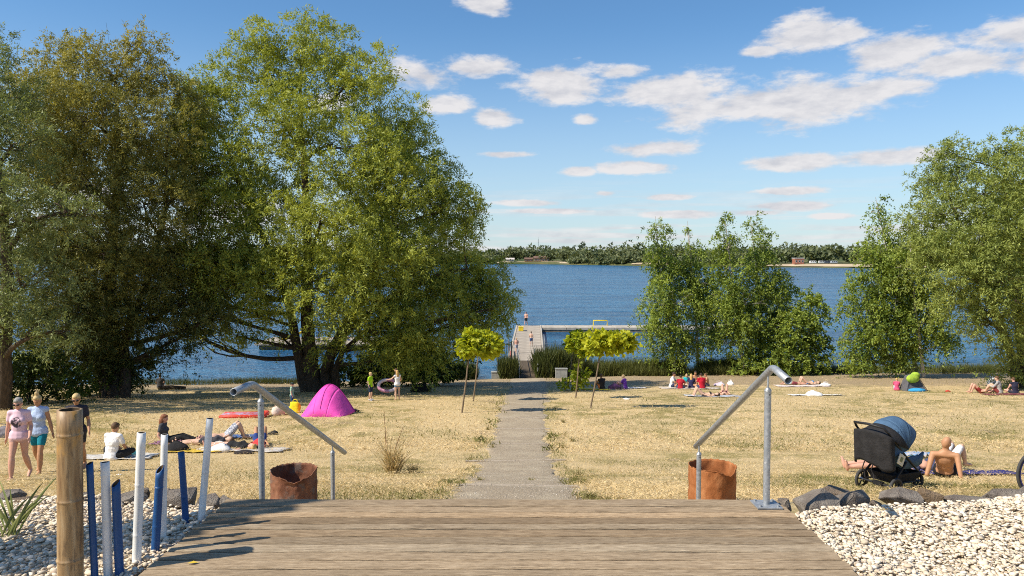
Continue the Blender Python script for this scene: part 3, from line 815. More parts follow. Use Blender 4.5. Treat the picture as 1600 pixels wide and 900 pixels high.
make_tree('willow_tree', 'golden brown tinged willow behind the bamboo posts at the left', 'tree', tuple(gb), trunks, lob,
          dict(per_m2=7.6, k_leaf=28, twig=0.75, droop=0.5, lsize=(0.16, 0.055), up=0.35, tint_c=0.5, tint_s=0.14, inner=0.04, sub=9, tri=True, tint_z=.75), (BARK, LEAF_G), rg, sub=6)
rg = np.random.default_rng(23)
sb = G(8, 640); YS = sb.y - 0.5
S_ITEMS = [(0, 150, 62, 60, 2), (-60, 190, 80, 80), (20, 230, 56, 60, 0), (-20, 310, 80, 62, -2), (55, 345, 50, 56, -1), (-60, 400, 80, 70, 0), (45, 440, 60, 56, -1.5), (105, 330, 44, 46, -1), (0, 500, 70, 50, -1), (-100, 300, 90, 90, 2), (-110, 480, 80, 80, 1), (70, 520, 50, 40, -1.2), (-10, 90, 40, 40, 3)]
lob = px_lobes(YS, S_ITEMS, rg, shrink=.90)
def tp(px, py, r, dy=0.0):
    q = at(px, py, YS + dy); return (q.x, q.y, q.z, r)
trunks = [[(sb.x, sb.y, sb.z - .3, .30), tp(6, 560, .24), tp(12, 430, .2), tp(6, 320, .15), tp(-10, 220, .1), tp(-10, 130, .04)]]
make_tree('willow_tree', 'grey green willow with one straight trunk at the left picture edge', 'tree', tuple(sb), trunks, lob,
          dict(per_m2=7.6, k_leaf=26, twig=0.7, droop=0.45, lsize=(0.15, 0.05), up=0.35, tint_c=0.5, tint_s=0.15, inner=0.04, sub=9, tri=True), (BARK, LEAF_S), rg, sub=6)

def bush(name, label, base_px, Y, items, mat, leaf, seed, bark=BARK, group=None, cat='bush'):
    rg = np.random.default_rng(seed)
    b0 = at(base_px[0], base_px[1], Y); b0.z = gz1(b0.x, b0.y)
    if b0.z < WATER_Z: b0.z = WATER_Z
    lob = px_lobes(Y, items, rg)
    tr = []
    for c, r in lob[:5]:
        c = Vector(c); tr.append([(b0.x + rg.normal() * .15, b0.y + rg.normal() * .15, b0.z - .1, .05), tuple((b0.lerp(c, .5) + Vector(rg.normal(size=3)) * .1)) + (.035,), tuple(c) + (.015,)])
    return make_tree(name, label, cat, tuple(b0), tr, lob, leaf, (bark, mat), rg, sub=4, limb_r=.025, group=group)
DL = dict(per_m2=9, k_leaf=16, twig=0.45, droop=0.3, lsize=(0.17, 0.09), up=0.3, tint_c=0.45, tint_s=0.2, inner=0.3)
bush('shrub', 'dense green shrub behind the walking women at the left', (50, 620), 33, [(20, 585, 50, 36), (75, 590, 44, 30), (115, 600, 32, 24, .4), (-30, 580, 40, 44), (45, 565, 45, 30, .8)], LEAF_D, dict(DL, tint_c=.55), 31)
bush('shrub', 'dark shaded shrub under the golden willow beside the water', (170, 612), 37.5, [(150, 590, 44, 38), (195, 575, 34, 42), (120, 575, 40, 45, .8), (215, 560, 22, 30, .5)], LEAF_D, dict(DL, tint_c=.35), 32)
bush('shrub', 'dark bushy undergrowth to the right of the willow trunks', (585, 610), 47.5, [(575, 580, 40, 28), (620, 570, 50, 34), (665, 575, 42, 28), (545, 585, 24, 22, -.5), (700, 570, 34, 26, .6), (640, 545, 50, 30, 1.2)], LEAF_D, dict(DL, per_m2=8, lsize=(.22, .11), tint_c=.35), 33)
bush('shrub', 'small bright leafy sapling at the foot of the willow trunk', (515, 612), 43.5, [(512, 592, 8, 7), (506, 600, 7, 6), (520, 602, 10, 8)], LEAF_C, dict(DL, per_m2=16, lsize=(.13, .07), tint_c=.3), 34)

# --- birches right of the jetty
def birch(label, base_px, Y, top_px, items, seed, group='birches on the right bank', r0=.13, tip=True):
    rg = np.random.default_rng(seed)
    b0 = at(base_px[0], base_px[1], Y); b0.z = max(gz1(b0.x, b0.y), WATER_Z - .1)
    lob = px_lobes(Y, [(i_[0], i_[1], i_[2] * .86, i_[3]) + tuple(i_[4:]) for i_ in items], rg)
    tpx = at(top_px[0], top_px[1], Y)
    mid = b0.lerp(tpx, .5) + Vector((rg.normal() * .2, rg.normal() * .2, 0))
    tr = [[tuple(b0 - Vector((0, 0, .2))) + (r0,), tuple(b0.lerp(mid, .5)) + (r0 * .8,), tuple(mid) + (r0 * .6,), tuple(mid.lerp(tpx, .5)) + (r0 * .35,), tuple(tpx) + (.012,)]]
    return make_tree('birch_tree', label, 'tree', tuple(b0), tr, lob, dict(sub=6, tri=True, per_m2=9.5, k_leaf=22, twig=0.85, droop=0.9, lsize=(0.17, 0.10), up=0.0, tint_c=0.5, tint_s=0.19, inner=0.3, shell=(.55, 1.05), wind=(0.25, .1, 0)), (BIRCH, LEAF_B), rg, group, sub=8, limb_r=.03)
birch('pale trunked birch nearest the jetty, first of the right bank row', (1057, 590), 57, (1024, 338), [(1026, 362, 20, 22), (1026, 400, 24, 26), (1030, 440, 30, 30), (1022, 480, 32, 32), (1050, 475, 38, 34, -1), (1040, 520, 36, 32, -.8), (1026, 545, 20, 22), (1066, 538, 24, 20), (1050, 430, 34, 30, 1)], 41)
birch('slim birch standing second from the jetty, thin windblown top', (1092, 588), 58, (1074, 345), [(1076, 366, 11, 22), (1080, 400, 19, 24), (1085, 440, 30, 32), (1095, 485, 34, 32), (1105, 450, 28, 34, 1), (1095, 525, 28, 26, -.8), (1116, 535, 20, 18, 1)], 42)
birch('leaning white birch with a bright trunk in the middle of the right bank', (1163, 590), 56.5, (1132, 335), [(1131, 350, 12, 22), (1134, 385, 22, 24), (1138, 420, 32, 30), (1140, 460, 40, 36), (1150, 505, 36, 34, -1), (1165, 475, 34, 38, -.6), (1130, 515, 26, 30, .6), (1140, 535, 18, 20)], 43)
birch('tall birch with sparse windswept tip behind the right handrail', (1190, 590), 57.5, (1172, 340), [(1178, 352, 15, 16), (1190, 385, 26, 22), (1192, 425, 36, 32), (1195, 470, 40, 36), (1200, 515, 40, 34, -1), (1225, 480, 26, 36), (1180, 540, 36, 28, -.6)], 44)
bush('shrub', 'leafy young birch shrub at the right end of the birch row', (1245, 590), 56, [(1240, 520, 34, 34), (1268, 500, 24, 40), (1275, 550, 22, 30), (1215, 560, 40, 22, -.5), (1250, 565, 36, 20, -.4), (1270, 465, 9, 18), (1180, 575, 30, 13, -.6)], LEAF_B, dict(DL, per_m2=9, k_leaf=20, lsize=(.19, .115), twig=.6, droop=.6, tint_c=.45), 45, BIRCH)
# --- right: birch pair and willow
birch('birch with thin bare top between the shrub and the right willow', (1437, 590), 52, (1368, 308), [(1370, 330, 14, 22), (1378, 362, 26, 20), (1372, 400, 40, 26), (1366, 440, 46, 34), (1352, 485, 42, 36), (1350, 530, 40, 32), (1390, 510, 42, 40, -.8), (1400, 460, 40, 36), (1385, 555, 42, 24, -.6), (1335, 560, 28, 20), (1430, 470, 34, 40, .6), (1420, 530, 34, 34)], 46, r0=.15)
birch('white stemmed birch beside the right willow, partly hidden in leaves', (1444, 592), 51, (1420, 350), [(1425, 390, 40, 36), (1440, 440, 40, 38), (1455, 500, 34, 36), (1410, 420, 36, 32, -.8), (1474, 540, 24, 22)], 47)
rg = np.random.default_rng(24)
rb_ = G(1605, 606); YR = rb_.y
R_ITEMS = [(1575, 235, 46, 34), (1500, 262, 58, 40, 1), (1455, 288, 36, 28, .5), (1620, 280, 60, 60, -1), (1540, 300, 66, 48, -2), (1470, 335, 56, 42, -1), (1430, 345, 30, 30, 0), (1590, 360, 62, 52, -3), (1520, 390, 66, 48, -3), (1450, 400, 48, 40, -1.5), (1560, 440, 66, 48, -3.4), (1490, 455, 50, 40, -2.5), (1610, 480, 50, 50, -2.5), (1540, 500, 54, 36, -2.5), (1575, 545, 40, 26, -1.5), (1650, 400, 90, 110, 1), (1560, 380, 90, 110, 3), (1680, 300, 80, 80, 2), (1580, 580, 34, 24, -1), (1480, 240, 20, 14, 1)]
lob = px_lobes(YR, R_ITEMS, rg, shrink=.90)
def tp(px, py, r, dy=0.0):
    q = at(px, py, YR + dy); return (q.x, q.y, q.z, r)
trunks = [[(rb_.x, rb_.y, rb_.z - .3, .42), tp(1600, 560, .33), tp(1590, 480, .26), tp(1580, 400, .2), tp(1570, 320, .12), tp(1572, 240, .04)],
          [(rb_.x - .3, rb_.y, rb_.z - .3, .3), tp(1580, 550, .22), tp(1550, 470, .16), tp(1510, 380, .11), tp(1480, 300, .05)],
          [(rb_.x + .5, rb_.y, rb_.z - .3, .3), tp(1620, 520, .22), tp(1650, 420, .16), tp(1670, 320, .08)]]
make_tree('willow_tree', 'olive green spreading willow at the right picture edge', 'tree', tuple(rb_), trunks, lob,
          dict(per_m2=6.4, k_leaf=27, twig=0.8, droop=0.55, lsize=(0.18, 0.06), up=0.3, tint_c=0.60, tint_s=0.15, inner=0.04, sub=9, tri=True), (BARK, leaf_mat('olive_willow_leaf', (0.07, 0.12, 0.026), (0.41, 0.46, 0.12), .36)), rg, sub=6)

# --- globe catalpas on either side of the path
def catalpa(label, base_px, top_px, crown, seed, dy=0.0, r=.035, tint=.6):
    rg = np.random.default_rng(seed)
    b0 = G(*base_px); Y = b0.y
    tpx = at(top_px[0], top_px[1], Y)
    lob = px_lobes(Y, crown, rg, depth=1.0)
    tr = [[tuple(b0 - Vector((0, 0, .1))) + (r,), tuple(b0.lerp(tpx, .4) + Vector((.02, 0, 0))) + (r * .9,), tuple(tpx) + (r * .75,), tuple(tpx + Vector((0.02, 0, .25))) + (r * .5,)]]
    return make_tree('catalpa_tree', label, 'tree', tuple(b0), tr, lob, dict(per_m2=46, k_leaf=6, twig=0.12, droop=0.7, lsize=(0.19, 0.165), up=0.15, tint_c=tint, tint_s=0.17, inner=0.15, spread=.5, shell=(.7, 1.0)), (BARK2, LEAF_C), rg, 'globe catalpas beside the path', sub=5, limb_r=.02)
catalpa('globe catalpa left of the path, the nearer of the pair with the thicker stem', (721, 645), (733, 555), [(740, 536, 25, 17), (760, 540, 20, 14, .1), (730, 540, 14, 14)], 51)
catalpa('globe catalpa left of the path, the farther slim stem of the pair', (739, 627), (747, 556), [(765, 540, 19, 14), (752, 530, 22, 13)], 52, tint=.55)
catalpa('globe catalpa right of the path with broad yellow umbrella crown', (922, 638), (938, 552), [(940, 533, 24, 15), (962, 533, 26, 14), (930, 540, 14, 12), (985, 534, 10, 8)], 53, tint=.85)
catalpa('slim globe catalpa right of the path, green crown behind the yellow one', (899, 622), (905, 556), [(902, 535, 16, 15), (914, 545, 14, 11)], 54, tint=.4)
catalpa('small leaning catalpa stem farthest right of the path, crown half hidden', (887, 607), (894, 556), [(896, 533, 11, 13), (905, 526, 12, 8)], 55, tint=.4, r=.03)
bush('shrub', 'low yellow green catalpa sprout shrub under the slim trees', (898, 610), G(898, 611).y, [(902, 580, 13, 12), (893, 598, 16, 9), (908, 592, 11, 10), (880, 603, 8, 5)], LEAF_C, dict(per_m2=16, k_leaf=6, twig=.22, droop=.7, lsize=(.2, .15), up=.2, tint_c=.5, tint_s=.18, inner=.3, spread=.5), 56, BARK2)

# --- reeds by the shore
def reed_bed(name, label, polys, seed, hgt, n, mat=LEAF_R, tint=.4):
    """polys: list of (x0, x1, y0, y1) strips of ground"""
    rg = np.random.default_rng(seed); PV, PT = [], []
    for (x0, x1, y0, y1) in polys:
        X = rg.uniform(x0, x1, n); Y = rg.uniform(y0, y1, n); Z = np.maximum(gz(X, Y), WATER_Z - .1)
        h = hgt * rg.uniform(.6, 1.15, n) * (1 + .2 * snoise(X, Y, .8, seed))
        for k in range(4):
            P_ = np.stack([X, Y, Z + h * .2 * k], -1) + rg.normal(size=(n, 3)) * .03
            D = np.stack([rg.normal(size=n) * .28 + .08, rg.normal(size=n) * .28, np.ones(n)], -1)
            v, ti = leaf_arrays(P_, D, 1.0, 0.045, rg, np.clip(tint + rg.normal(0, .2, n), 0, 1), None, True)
            v = v.reshape(-1, 3, 3); s = (h * (.75 if k < 2 else .5))[:, None, None]; v = v[:, :1] + (v - v[:, :1]) * np.concatenate([s, s, s], -1) * np.array([1, 1, 1])
            PV.append(v.reshape(-1, 3)); PT.append(ti)
    V = np.concatenate(PV); T = np.concatenate(PT)
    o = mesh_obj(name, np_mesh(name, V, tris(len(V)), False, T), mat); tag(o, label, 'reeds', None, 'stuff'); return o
reed_bed('reeds', 'green reeds right of the jetty ramp, tinted dark as in shade', [(1.75, 5.2, 55.6, 60.0)], 61, 1.9, 2400, tint=.3)  # low tint paints the shade into these reeds
reed_bed('reeds', 'sunlit reeds and tall grass along the water under the birches', [(5.2, 10.5, 56.6, 59.6), (10.5, 13, 57, 59.0), (14, 17.5, 57, 58.6)], 62, 1.2, 1700, tint=.62)  # higher tint paints the sunlit reeds lighter
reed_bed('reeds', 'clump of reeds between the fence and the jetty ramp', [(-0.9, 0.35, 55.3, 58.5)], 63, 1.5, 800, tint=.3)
reed_bed('reeds', 'shaded reeds along the bank behind the willow', [(-6, -2.6, 54.5, 57.5), (-11, -6, 52.5, 54.5)], 64, 1.2, 1300, tint=.25)  # lowest tint puts the willow's shade into the leaf colour
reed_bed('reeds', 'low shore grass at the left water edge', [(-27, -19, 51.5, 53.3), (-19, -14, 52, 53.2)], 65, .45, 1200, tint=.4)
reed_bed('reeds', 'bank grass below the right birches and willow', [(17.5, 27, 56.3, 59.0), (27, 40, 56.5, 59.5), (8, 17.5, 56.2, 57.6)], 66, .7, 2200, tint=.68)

# --- grass blades of the lawn
rg = np.random.default_rng(71)
def lawn(name, n, ya, yb, blade, wd, seed, upm=.55):
    rg = np.random.default_rng(seed)
    u = rg.random(n); Y = 1 / (1 / ya + u * (1 / yb - 1 / ya)); X = rg.uniform(-.72, .72, n) * Y
    keep = (np.abs(X - path_x(Y)) > path_w(Y) / 2 * (0.92 + .16 * snoise(Y, X, .5, 3) + .22 * snoise(Y, X * 0 + (X > path_x(Y)) * 3, .33, 7))) & (snoise(X, Y, 1.6, 12) + .5 * snoise(X, Y, .5, 2) < .75 + rg.normal(0, .3, n))
    X, Y = X[keep], Y[keep]; n = len(X); Z = gz(X, Y) - 0.005
    pat = snoise(X, Y, 2.6, 4) + .6 * snoise(X, Y, .9, 9)
    edge = np.exp(-((np.abs(X - path_x(Y)) - path_w(Y) / 2) / .35) ** 2) * (snoise(X, Y, .7, 6) > .15)
    gn = sst(.12, 1.15, .34 * sst(-2, 6, X) + .25 * sst(26, 40, Y) + pat + 1.3 * edge + rg.normal(0, .35, n))
    near = sst(14, 10, Y) * sst(4, 6, X); gn = np.clip(gn + .55 * near * rg.random(n), 0, 1)
    tint = np.clip(.5 - .5 * gn + rg.normal(0, .1, n) + .45 * (1 - gn) * rg.random(n), 0, 1)
    D = np.stack([rg.normal(size=n), rg.normal(size=n), np.abs(rg.normal(size=n)) * upm + .12 + .7 * gn], -1)
    L_ = blade * rg.uniform(.6, 1.5, n) * (1 + .8 * edge)
    v, ti = leaf_arrays(np.stack([X, Y, Z], -1), D, 1.0, wd / blade, rg, tint, None, True)
    v = v.reshape(-1, 3, 3); v = v[:, :1] + (v - v[:, :1]) * L_[:, None, None]
    return v.reshape(-1, 3), ti
LAWN = leaf_mat('dry_grass_blade', (0.15, 0.16, 0.04), (0.82, 0.66, 0.40), 0.25, 0.7, (1.1, 1, .6))
LAWN.node_tree.nodes['Color Ramp'].color_ramp.elements.new(0.5).color = (0.60, 0.455, 0.235, 1)
a_, ta_ = lawn('g', 270000, 8.8, 24, .055, .0065, 72); b_, tb_ = lawn('g', 120000, 20, 57, .085, .016, 73, .45)
gr = mesh_obj('lawn_grass', np_mesh('lawn_grass', np.concatenate([a_, b_]), tris(len(a_) + len(b_)), False, np.concatenate([ta_, tb_])), LAWN); tag(gr, 'short dry straw coloured grass covering the lawn', 'grass', kind='stuff')

# --- loose grit and pebbles on the path
rg = np.random.default_rng(75); Vs, Fs, Ts = [], [], []; base = 0
for i in range(2400):
    y_ = 1 / (1 / 9.2 + rg.random() * (1 / 34 - 1 / 9.2)); x_ = float(path_x(y_)) + rg.uniform(-.56, .56) * float(path_w(y_)); pv, pf = PEB1[i % 10]; s_ = rg.uniform(.005, .013)
    Vs.append(pv * s_ + (x_, y_, gz1(x_, y_) + .020)); Fs.append(pf + base); base += len(pv); Ts.append(np.full(len(pv), rg.random()))
o = mesh_obj('path_grit', np_mesh('path_grit', np.concatenate(Vs), np.concatenate(Fs), True, np.concatenate(Ts)), pmat('path_grit', (.22, .18, .14), .9, .2, 3, col2=(.62, .56, .47)), path); tag(o, kind='stuff')
# ------------------------------------------------------------------ far shore
rg = np.random.default_rng(81)
LEAF_F = leaf_mat('far_forest_leaf', (0.075, 0.105, 0.055), (0.23, 0.25, 0.11), 0.3)
PV, PT = [], []
def far_tree(x, y, h, wdt, n, tint, narrow=False):
    z0 = gz1(x, y)
    nl = 5
    for k in range(nl):
        c = np.array([x + rg.normal() * wdt * .28, y + rg.normal() * wdt * .3, z0 + h * (0.35 + .5 * k / nl) + rg.normal() * h * .05])
        r = np.array([wdt * .36, wdt * .36, h * .22]) * rg.uniform(.8, 1.2)
        d = unit(rg.normal(size=(n // nl, 3))); q = c + d * r * rg.uniform(.8, 1.05, (len(d), 1))
        v, ti = leaf_arrays(q, unit(rg.normal(size=d.shape)) + d * .3 + [0, 0, .2], 2.6, 2.3, rg, np.clip(tint + rg.normal(0, .14, len(d)), 0, 1), d * .5 + np.array([0, 0, .6]), True); PV.append(v); PT.append(ti)
X = -760
for row, (off, hh, st_) in enumerate([(3, 6, 5.0), (16, 10, 6), (45, 14, 7.5), (80, 17, 9)]):
    x = -620.0
    while x < 620:
        f = float(far_shore(x)); y = f + off + rg.normal() * 5
        sand = (-20 < x < 62 and off < 35) or (205 < x < 300 and off < 20) or (112 < x < 150 and off < 10)
        hs = hh * rg.uniform(.8, 1.12) * (1.0 + .12 * math.sin(x * .021) + .08 * math.sin(x * .05 + 1))
        if x > 150: hs *= 1.05
        if not sand and not (abs(x) > 330 and row < 1):
            far_tree(x, y, hs, rg.uniform(10, 16) * (.8 if row == 0 else 1), 180 if row else 110, rg.uniform(.2, .75))
        x += st_ * .8 * rg.uniform(.6, 1.4)
V = np.concatenate(PV); T = np.concatenate(PT)
o = mesh_obj('far_forest', np_mesh('far_forest', V, tris(len(V)), False, T), LEAF_F); tag(o, 'wooded far shore across the lake', 'forest', kind='stuff')
PV, PT = [], []
q = at(911, 396, 905); 
for k in range(7):
    c = np.array([q.x, 905 + rg.normal(), gz1(q.x, 905) + 4 + k * 2.6]); r = np.array([2.2, 2.2, 2.2]) * (1 - .06 * k)
    d = unit(rg.normal(size=(40, 3))); v, ti = leaf_arrays(c + d * r, d + [0, 0, .8], 2.2, 1.4, rg, np.full(40, .15)); PV.append(v - [q.x, 905, gz1(q.x, 905)]); PT.append(ti)
root = empty('poplar_tree', (q.x, 905, gz1(q.x, 905)), label='narrow dark poplar poking above the far treeline', cat='tree')
mesh_obj('crown', np_mesh('crown', np.concatenate(PV), quads(sum(len(v) for v in PV)), False, np.concatenate(PT)), LEAF_F, root)
m = MB(); m.tube([(0, 0, -1), (0, 0, 18)], [.5, .15], 6); m.build('trunk', BARK, root)
# sandy strips and buildings
SAND = pmat('far_sand', (0.46, 0.37, 0.25), .95, .2, .08)
def sand(label_name, x0, x1, off0, off1):
    xs = np.linspace(x0, x1, 24); V = []; F = []
    for i, x in enumerate(xs):
        f = float(far_shore(x)); e = math.sin(math.pi * i / 23) ** .5
        V += [(x, f + off0, max(gz1(x, f + off0), WATER_Z) + .25), (x, f + off0 + (off1 - off0) * e + .5, gz1(x, f + off0 + (off1 - off0) * e + .5) + .3)]
    for i in range(23): F.append((2 * i, 2 * i + 2, 2 * i + 3, 2 * i + 1))
    o = mesh_obj('sandy_beach', np_mesh('sandy_beach', V, F), SAND); tag(o, kind='structure')
sand('b', -18, 60, -6, 26); sand('b', 205, 300, -8, 7); sand('b', 112, 150, -6, 8)
ROOF = pmat('brown_roof', (0.16, 0.10, 0.075), .8, .2, .6); WALLM = pmat('brick_wall', (0.30, 0.12, 0.075), .85, .2, .8); WHT = pmat('white_paint', (0.78, 0.78, 0.76), .5, .05, 2); GLASS = pmat('dark_glass', (0.03, 0.035, 0.04), .15, .2, 2, spec=.5)
BRN = pmat('timber_wall', (0.27, 0.16, 0.10), .85, .2, .8)
def far_house(name, label, px, py, Y, wd, h, dp, wallm, roofm, gable=True, wins=4):
    q = at(px, py, Y); z = gz1(q.x, Y) + .1
    r = empty(name, (q.x, Y, z), label=label, cat='building')
    m = MB(); m.box((0, 0, h / 2), (wd, dp, h)); m.build('wall', wallm, r)
    if gable:
        m = MB(); e = .6; rh = h * .75
        m.add([(-wd / 2 - e, -dp / 2 - e, h), (wd / 2 + e, -dp / 2 - e, h), (wd / 2 + e, dp / 2 + e, h), (-wd / 2 - e, dp / 2 + e, h), (-wd / 2 - e, 0, h + rh), (wd / 2 + e, 0, h + rh)],
              [(0, 1, 5, 4), (2, 3, 4, 5), (0, 4, 3), (1, 2, 5), (0, 3, 2, 1)]); m.build('roof', roofm, r)
    else:
        m = MB(); m.box((0, 0, h + .2), (wd + .6, dp + .6, .4)); m.build('roof', roofm, r)
    for i in range(wins):
        m = MB(); m.box((-wd / 2 + wd * (i + .5) / wins, -dp / 2 - .03, h * .5), (wd / wins * .5, .12, h * .4)); wi = m.build('window', WHT, r)
        m = MB(); m.box((-wd / 2 + wd * (i + .5) / wins, -dp / 2 - .07, h * .5), (wd / wins * .42, .08, h * .33)); m.build('pane', GLASS, wi)
    return r
far_house('beach_house', 'long brown roofed beach building on the far shore', 846, 411, 880, 17, 3.6, 9, BRN, ROOF, True, 6)
far_house('beach_hut', 'small low brown hut left of the far beach building', 826, 411, 882, 9, 2.6, 6, WALLM, ROOF, True, 3)
far_house('beach_hut', 'pale hut at the left end of the far sandy beach', 797, 411, 880, 9, 2.4, 6, pmat('pale_wall', (.5, .45, .4), .8, .1, 1), pmat('pale_roof', (.55, .5, .47), .8, .1, 1), True, 3)
far_house('lake_house', 'red brick house with white top floor on the right far shore', 1247, 413, 622, 7.5, 4.6, 6, WALLM, WHT, False, 3)
far_house('white_house', 'white flat building seen through the birches on the far shore', 1078, 411, 745, 17, 4.2, 8, WHT, WHT, False, 5)
def far_van(label, px, Y, mat, ln=5.2):
    q = at(px, 414, Y); z = gz1(q.x, Y) + .05
    r = empty('parked_van', (q.x, Y, z), label=label, cat='van', group='vans on the far shore')
    m = MB(); m.box((0, 0, 1.35), (ln, 2.0, 1.5)); m.box((-.2, 0, 2.25), (ln * .86, 1.9, .5)); m.build('body', mat, r, bevel=.2)
    for i in (-.3, 0, .3):
        m = MB(); m.box((ln * i, -1.0, 1.85), (ln * .2, .06, .5)); m.build('window', GLASS, r)
    for i in (-.32, .32):
        m = MB(); m.cyl((ln * i, -1.02, .42), (ln * i, 1.02, .42), .42, 10); m.build('wheel', GLASS, r)
far_van('white van parked next to the red brick far house', 1270, 620, WHT); far_van('small pale van right of the white one on the far shore', 1283, 619, pmat('pale_van', (.6, .6, .58), .5, .05, 2), 4.2)
far_van('dark van at the tree edge on the far shore', 1293, 622, pmat('dark_van', (.10, .12, .16), .4, .1, 2)); far_van('silver van last of the row on the far shore', 1303, 618, pmat('silver_van', (.42, .46, .52), .4, .05, 2))
# mast
q = at(841, 398, 1250); z0 = gz1(q.x, 1250)
r = empty('radio_mast', (q.x, 1250, z0), label='thin radio mast rising above the far treeline', cat='mast')
top = at(841, 374, 1250).z - z0
GREY = pmat('grey_metal', (.25, .26, .28), .5, .1, 3, metallic=.4)
for k in range(3):
    a = k * 2.094; m = MB(); m.tube([(math.cos(a) * .9, math.sin(a) * .9, 0), (math.cos(a) * .35, math.sin(a) * .35, top)], .16, 5); m.build('mast_leg', GREY, r)
m = MB()
for k in range(10):
    z = top * (k + .5) / 10
    for j in range(3):
        a, b2 = j * 2.094, (j + 1) * 2.094; m.tube([(math.cos(a) * .7, math.sin(a) * .7, z), (math.cos(b2) * .7, math.sin(b2) * .7, z + 2)], .07, 4)
m.build('bracing', GREY, r)
m = MB(); m.tube([(0, 0, top), (0, 0, top + 4)], .12, 5); m.build('antenna', GREY, r)

# ------------------------------------------------------------------ jetty
CONC = pmat('jetty_concrete', (0.36, 0.31, 0.25), .9, .22, 1.2, .4, bscale=12); CONC2 = pmat('jetty_edge', (0.42, 0.375, 0.31), .9, .2, 1.5); PILE = pmat('jetty_pile', (.16, .13, .10), .9, .3, 3)
DZ = CAM_H - 8.55
jet = empty('jetty', (1.4, 64, WATER_Z), label='concrete bathing jetty running out from the path into the lake', cat='jetty'); jo = Vector(jet.location)
def jx(y): return 1.12 + (y - 62.5) * 0.0295
npan = 12; y0j, y1j = 62.5, 94.5
for i in range(npan):
    ya = y0j + (y1j - y0j) * i / npan; yb = y0j + (y1j - y0j) * (i + 1) / npan - .05; ym = (ya + yb) / 2
    m = MB(); m.box((0, 0, 0), (2.72, yb - ya, .22)); m.build('deck_slab', CONC, jet, Vector((jx(ym), ym, DZ - .11 + random.uniform(-.01, .01))) - jo, (0, 0, -.0295), bevel=.02)
    for s in (-1, 1):
        m = MB(); m.box((0, 0, 0), (.17, yb - ya + .03, .34)); m.build('edge_beam', CONC2, jet, Vector((jx(ym) + s * 1.46, ym, DZ - .12)) - jo, (0, 0, -.0295))
    if i % 2 == 0:
        for s in (-1, 1):
            m = MB(); m.cyl((0, 0, -3.2), (0, 0, 0), .16, 10); m.build('pile', PILE, jet, Vector((jx(ym) + s * 1.2, ym, DZ - .2)) - jo)
for i in range(8):
    xa = jx(93) + 1.6 + i * 2.9
    m = MB(); m.box((0, 0, 0), (2.84, 3.1, .3)); m.build('cross_slab', CONC2, jet, Vector((xa + 1.45, 93.1, DZ - .15)) - jo, bevel=.02)
    m = MB(); m.box((0, 0, 0), (2.88, .2, .26)); m.build('fender_beam', PILE, jet, Vector((xa + 1.45, 91.7, DZ - .43)) - jo)
    m = MB(); m.cyl((0, 0, -3.2), (0, 0, 0), .16, 10); m.build('pile', PILE, jet, Vector((xa + .3, 92.2, DZ - .3)) - jo)
# ramp with planks
pa = Vector((1.22, 55.9, gz1(1.2, 55.9) + .04)); pb = Vector((1.12, 62.5, DZ - .02))
for i in range(14):
    s = (i + .5) / 14; c = pa.lerp(pb, s)
    m = MB(); m.box((0, 0, 0), (1.25, 6.6 / 14 - .03, .06)); m.build('ramp_plank', DARKW, jet, c - jo, (math.atan2(pb.z - pa.z, pb.y - pa.y), 0, 0))
for s in (-1, 1):
    m = MB(); off = Vector((s * .68, 0, 0)); m.tube([pa + off - jo, pa + off + Vector((0, 0, 1.0)) - jo, pb + off + Vector((0, 0, 1.0)) - jo, pb + off - jo], .025, 8)
    m.build('ramp_rail', GALV, jet)
# fine post rails on the sides near the shore
for s, ya, yb in ((1, 68, 73.5), (-1, 67.5, 70)):
    m = MB()
    for k in range(4):
        yy = ya + (yb - ya) * k / 3; b0 = Vector((jx(yy) + s * (1.62 if s > 0 else 1.62), yy, DZ - .1)) - jo
        m.tube([b0, b0 + Vector((s * .9 * 0, 0, 1.15))], .022, 6)
    a = Vector((jx(ya) + s * 1.62, ya, DZ + 1.05)) - jo; b2 = Vector((jx(yb) + s * 1.62, yb, DZ + 1.05)) - jo; m.tube([a, b2], .022, 6)
    m.build('side_rail', GALV, jet)
YEL = pmat('yellow_paint', (0.75, 0.55, 0.03), .5, .1, 3); RED = pmat('red_paint', (0.62, 0.05, 0.03), .5, .15, 3)
m = MB()
for yy in (65, 67.2):
    m.tube([Vector((jx(yy) - 1.3, yy, DZ)) - jo, Vector((jx(yy) - 1.3, yy, DZ + .5)) - jo], .04, 6)
m.box(Vector((jx(66) - 1.3, 66.2, DZ + .35)) - jo, (.05, 4.5, .12)); m.build('red_barrier', RED, jet)
# yellow ladder hoops
def hoop(label, px, Y, wd, h, flat=False):
    q = at(px, 508, Y); r = empty('ladder_hoop', (q.x, Y, DZ), label=label, cat='ladder')
    m = MB(); m.tube([(-wd / 2, 0, -.1), (-wd / 2, 0, h), (wd / 2, 0, h), (wd / 2, 0, -.1)], .07, 8); m.build('hoop', YEL, r)
    for k in range(3):
        m = MB(); m.tube([(-wd / 2, .35, -.5 - .3 * k), (wd / 2, .35, -.5 - .3 * k)], .03, 6); m.build('rung', YEL, r)
hoop('yellow ladder hoop on the cross arm of the jetty', 938, 94.3, 1.7, .62)
q = at(814, 516, 87.5)
r = empty('life_ring_box', (q.x, 87.5, DZ), label='yellow painted box at the left edge of the jetty', cat='box')
m = MB(); m.box((0, 0, .22), (.55, .9, .4)); m.build('body', YEL, r, bevel=.03); m = MB(); m.box((0, 0, .45), (.6, .95, .06)); m.build('lid', YEL, r, bevel=.01)
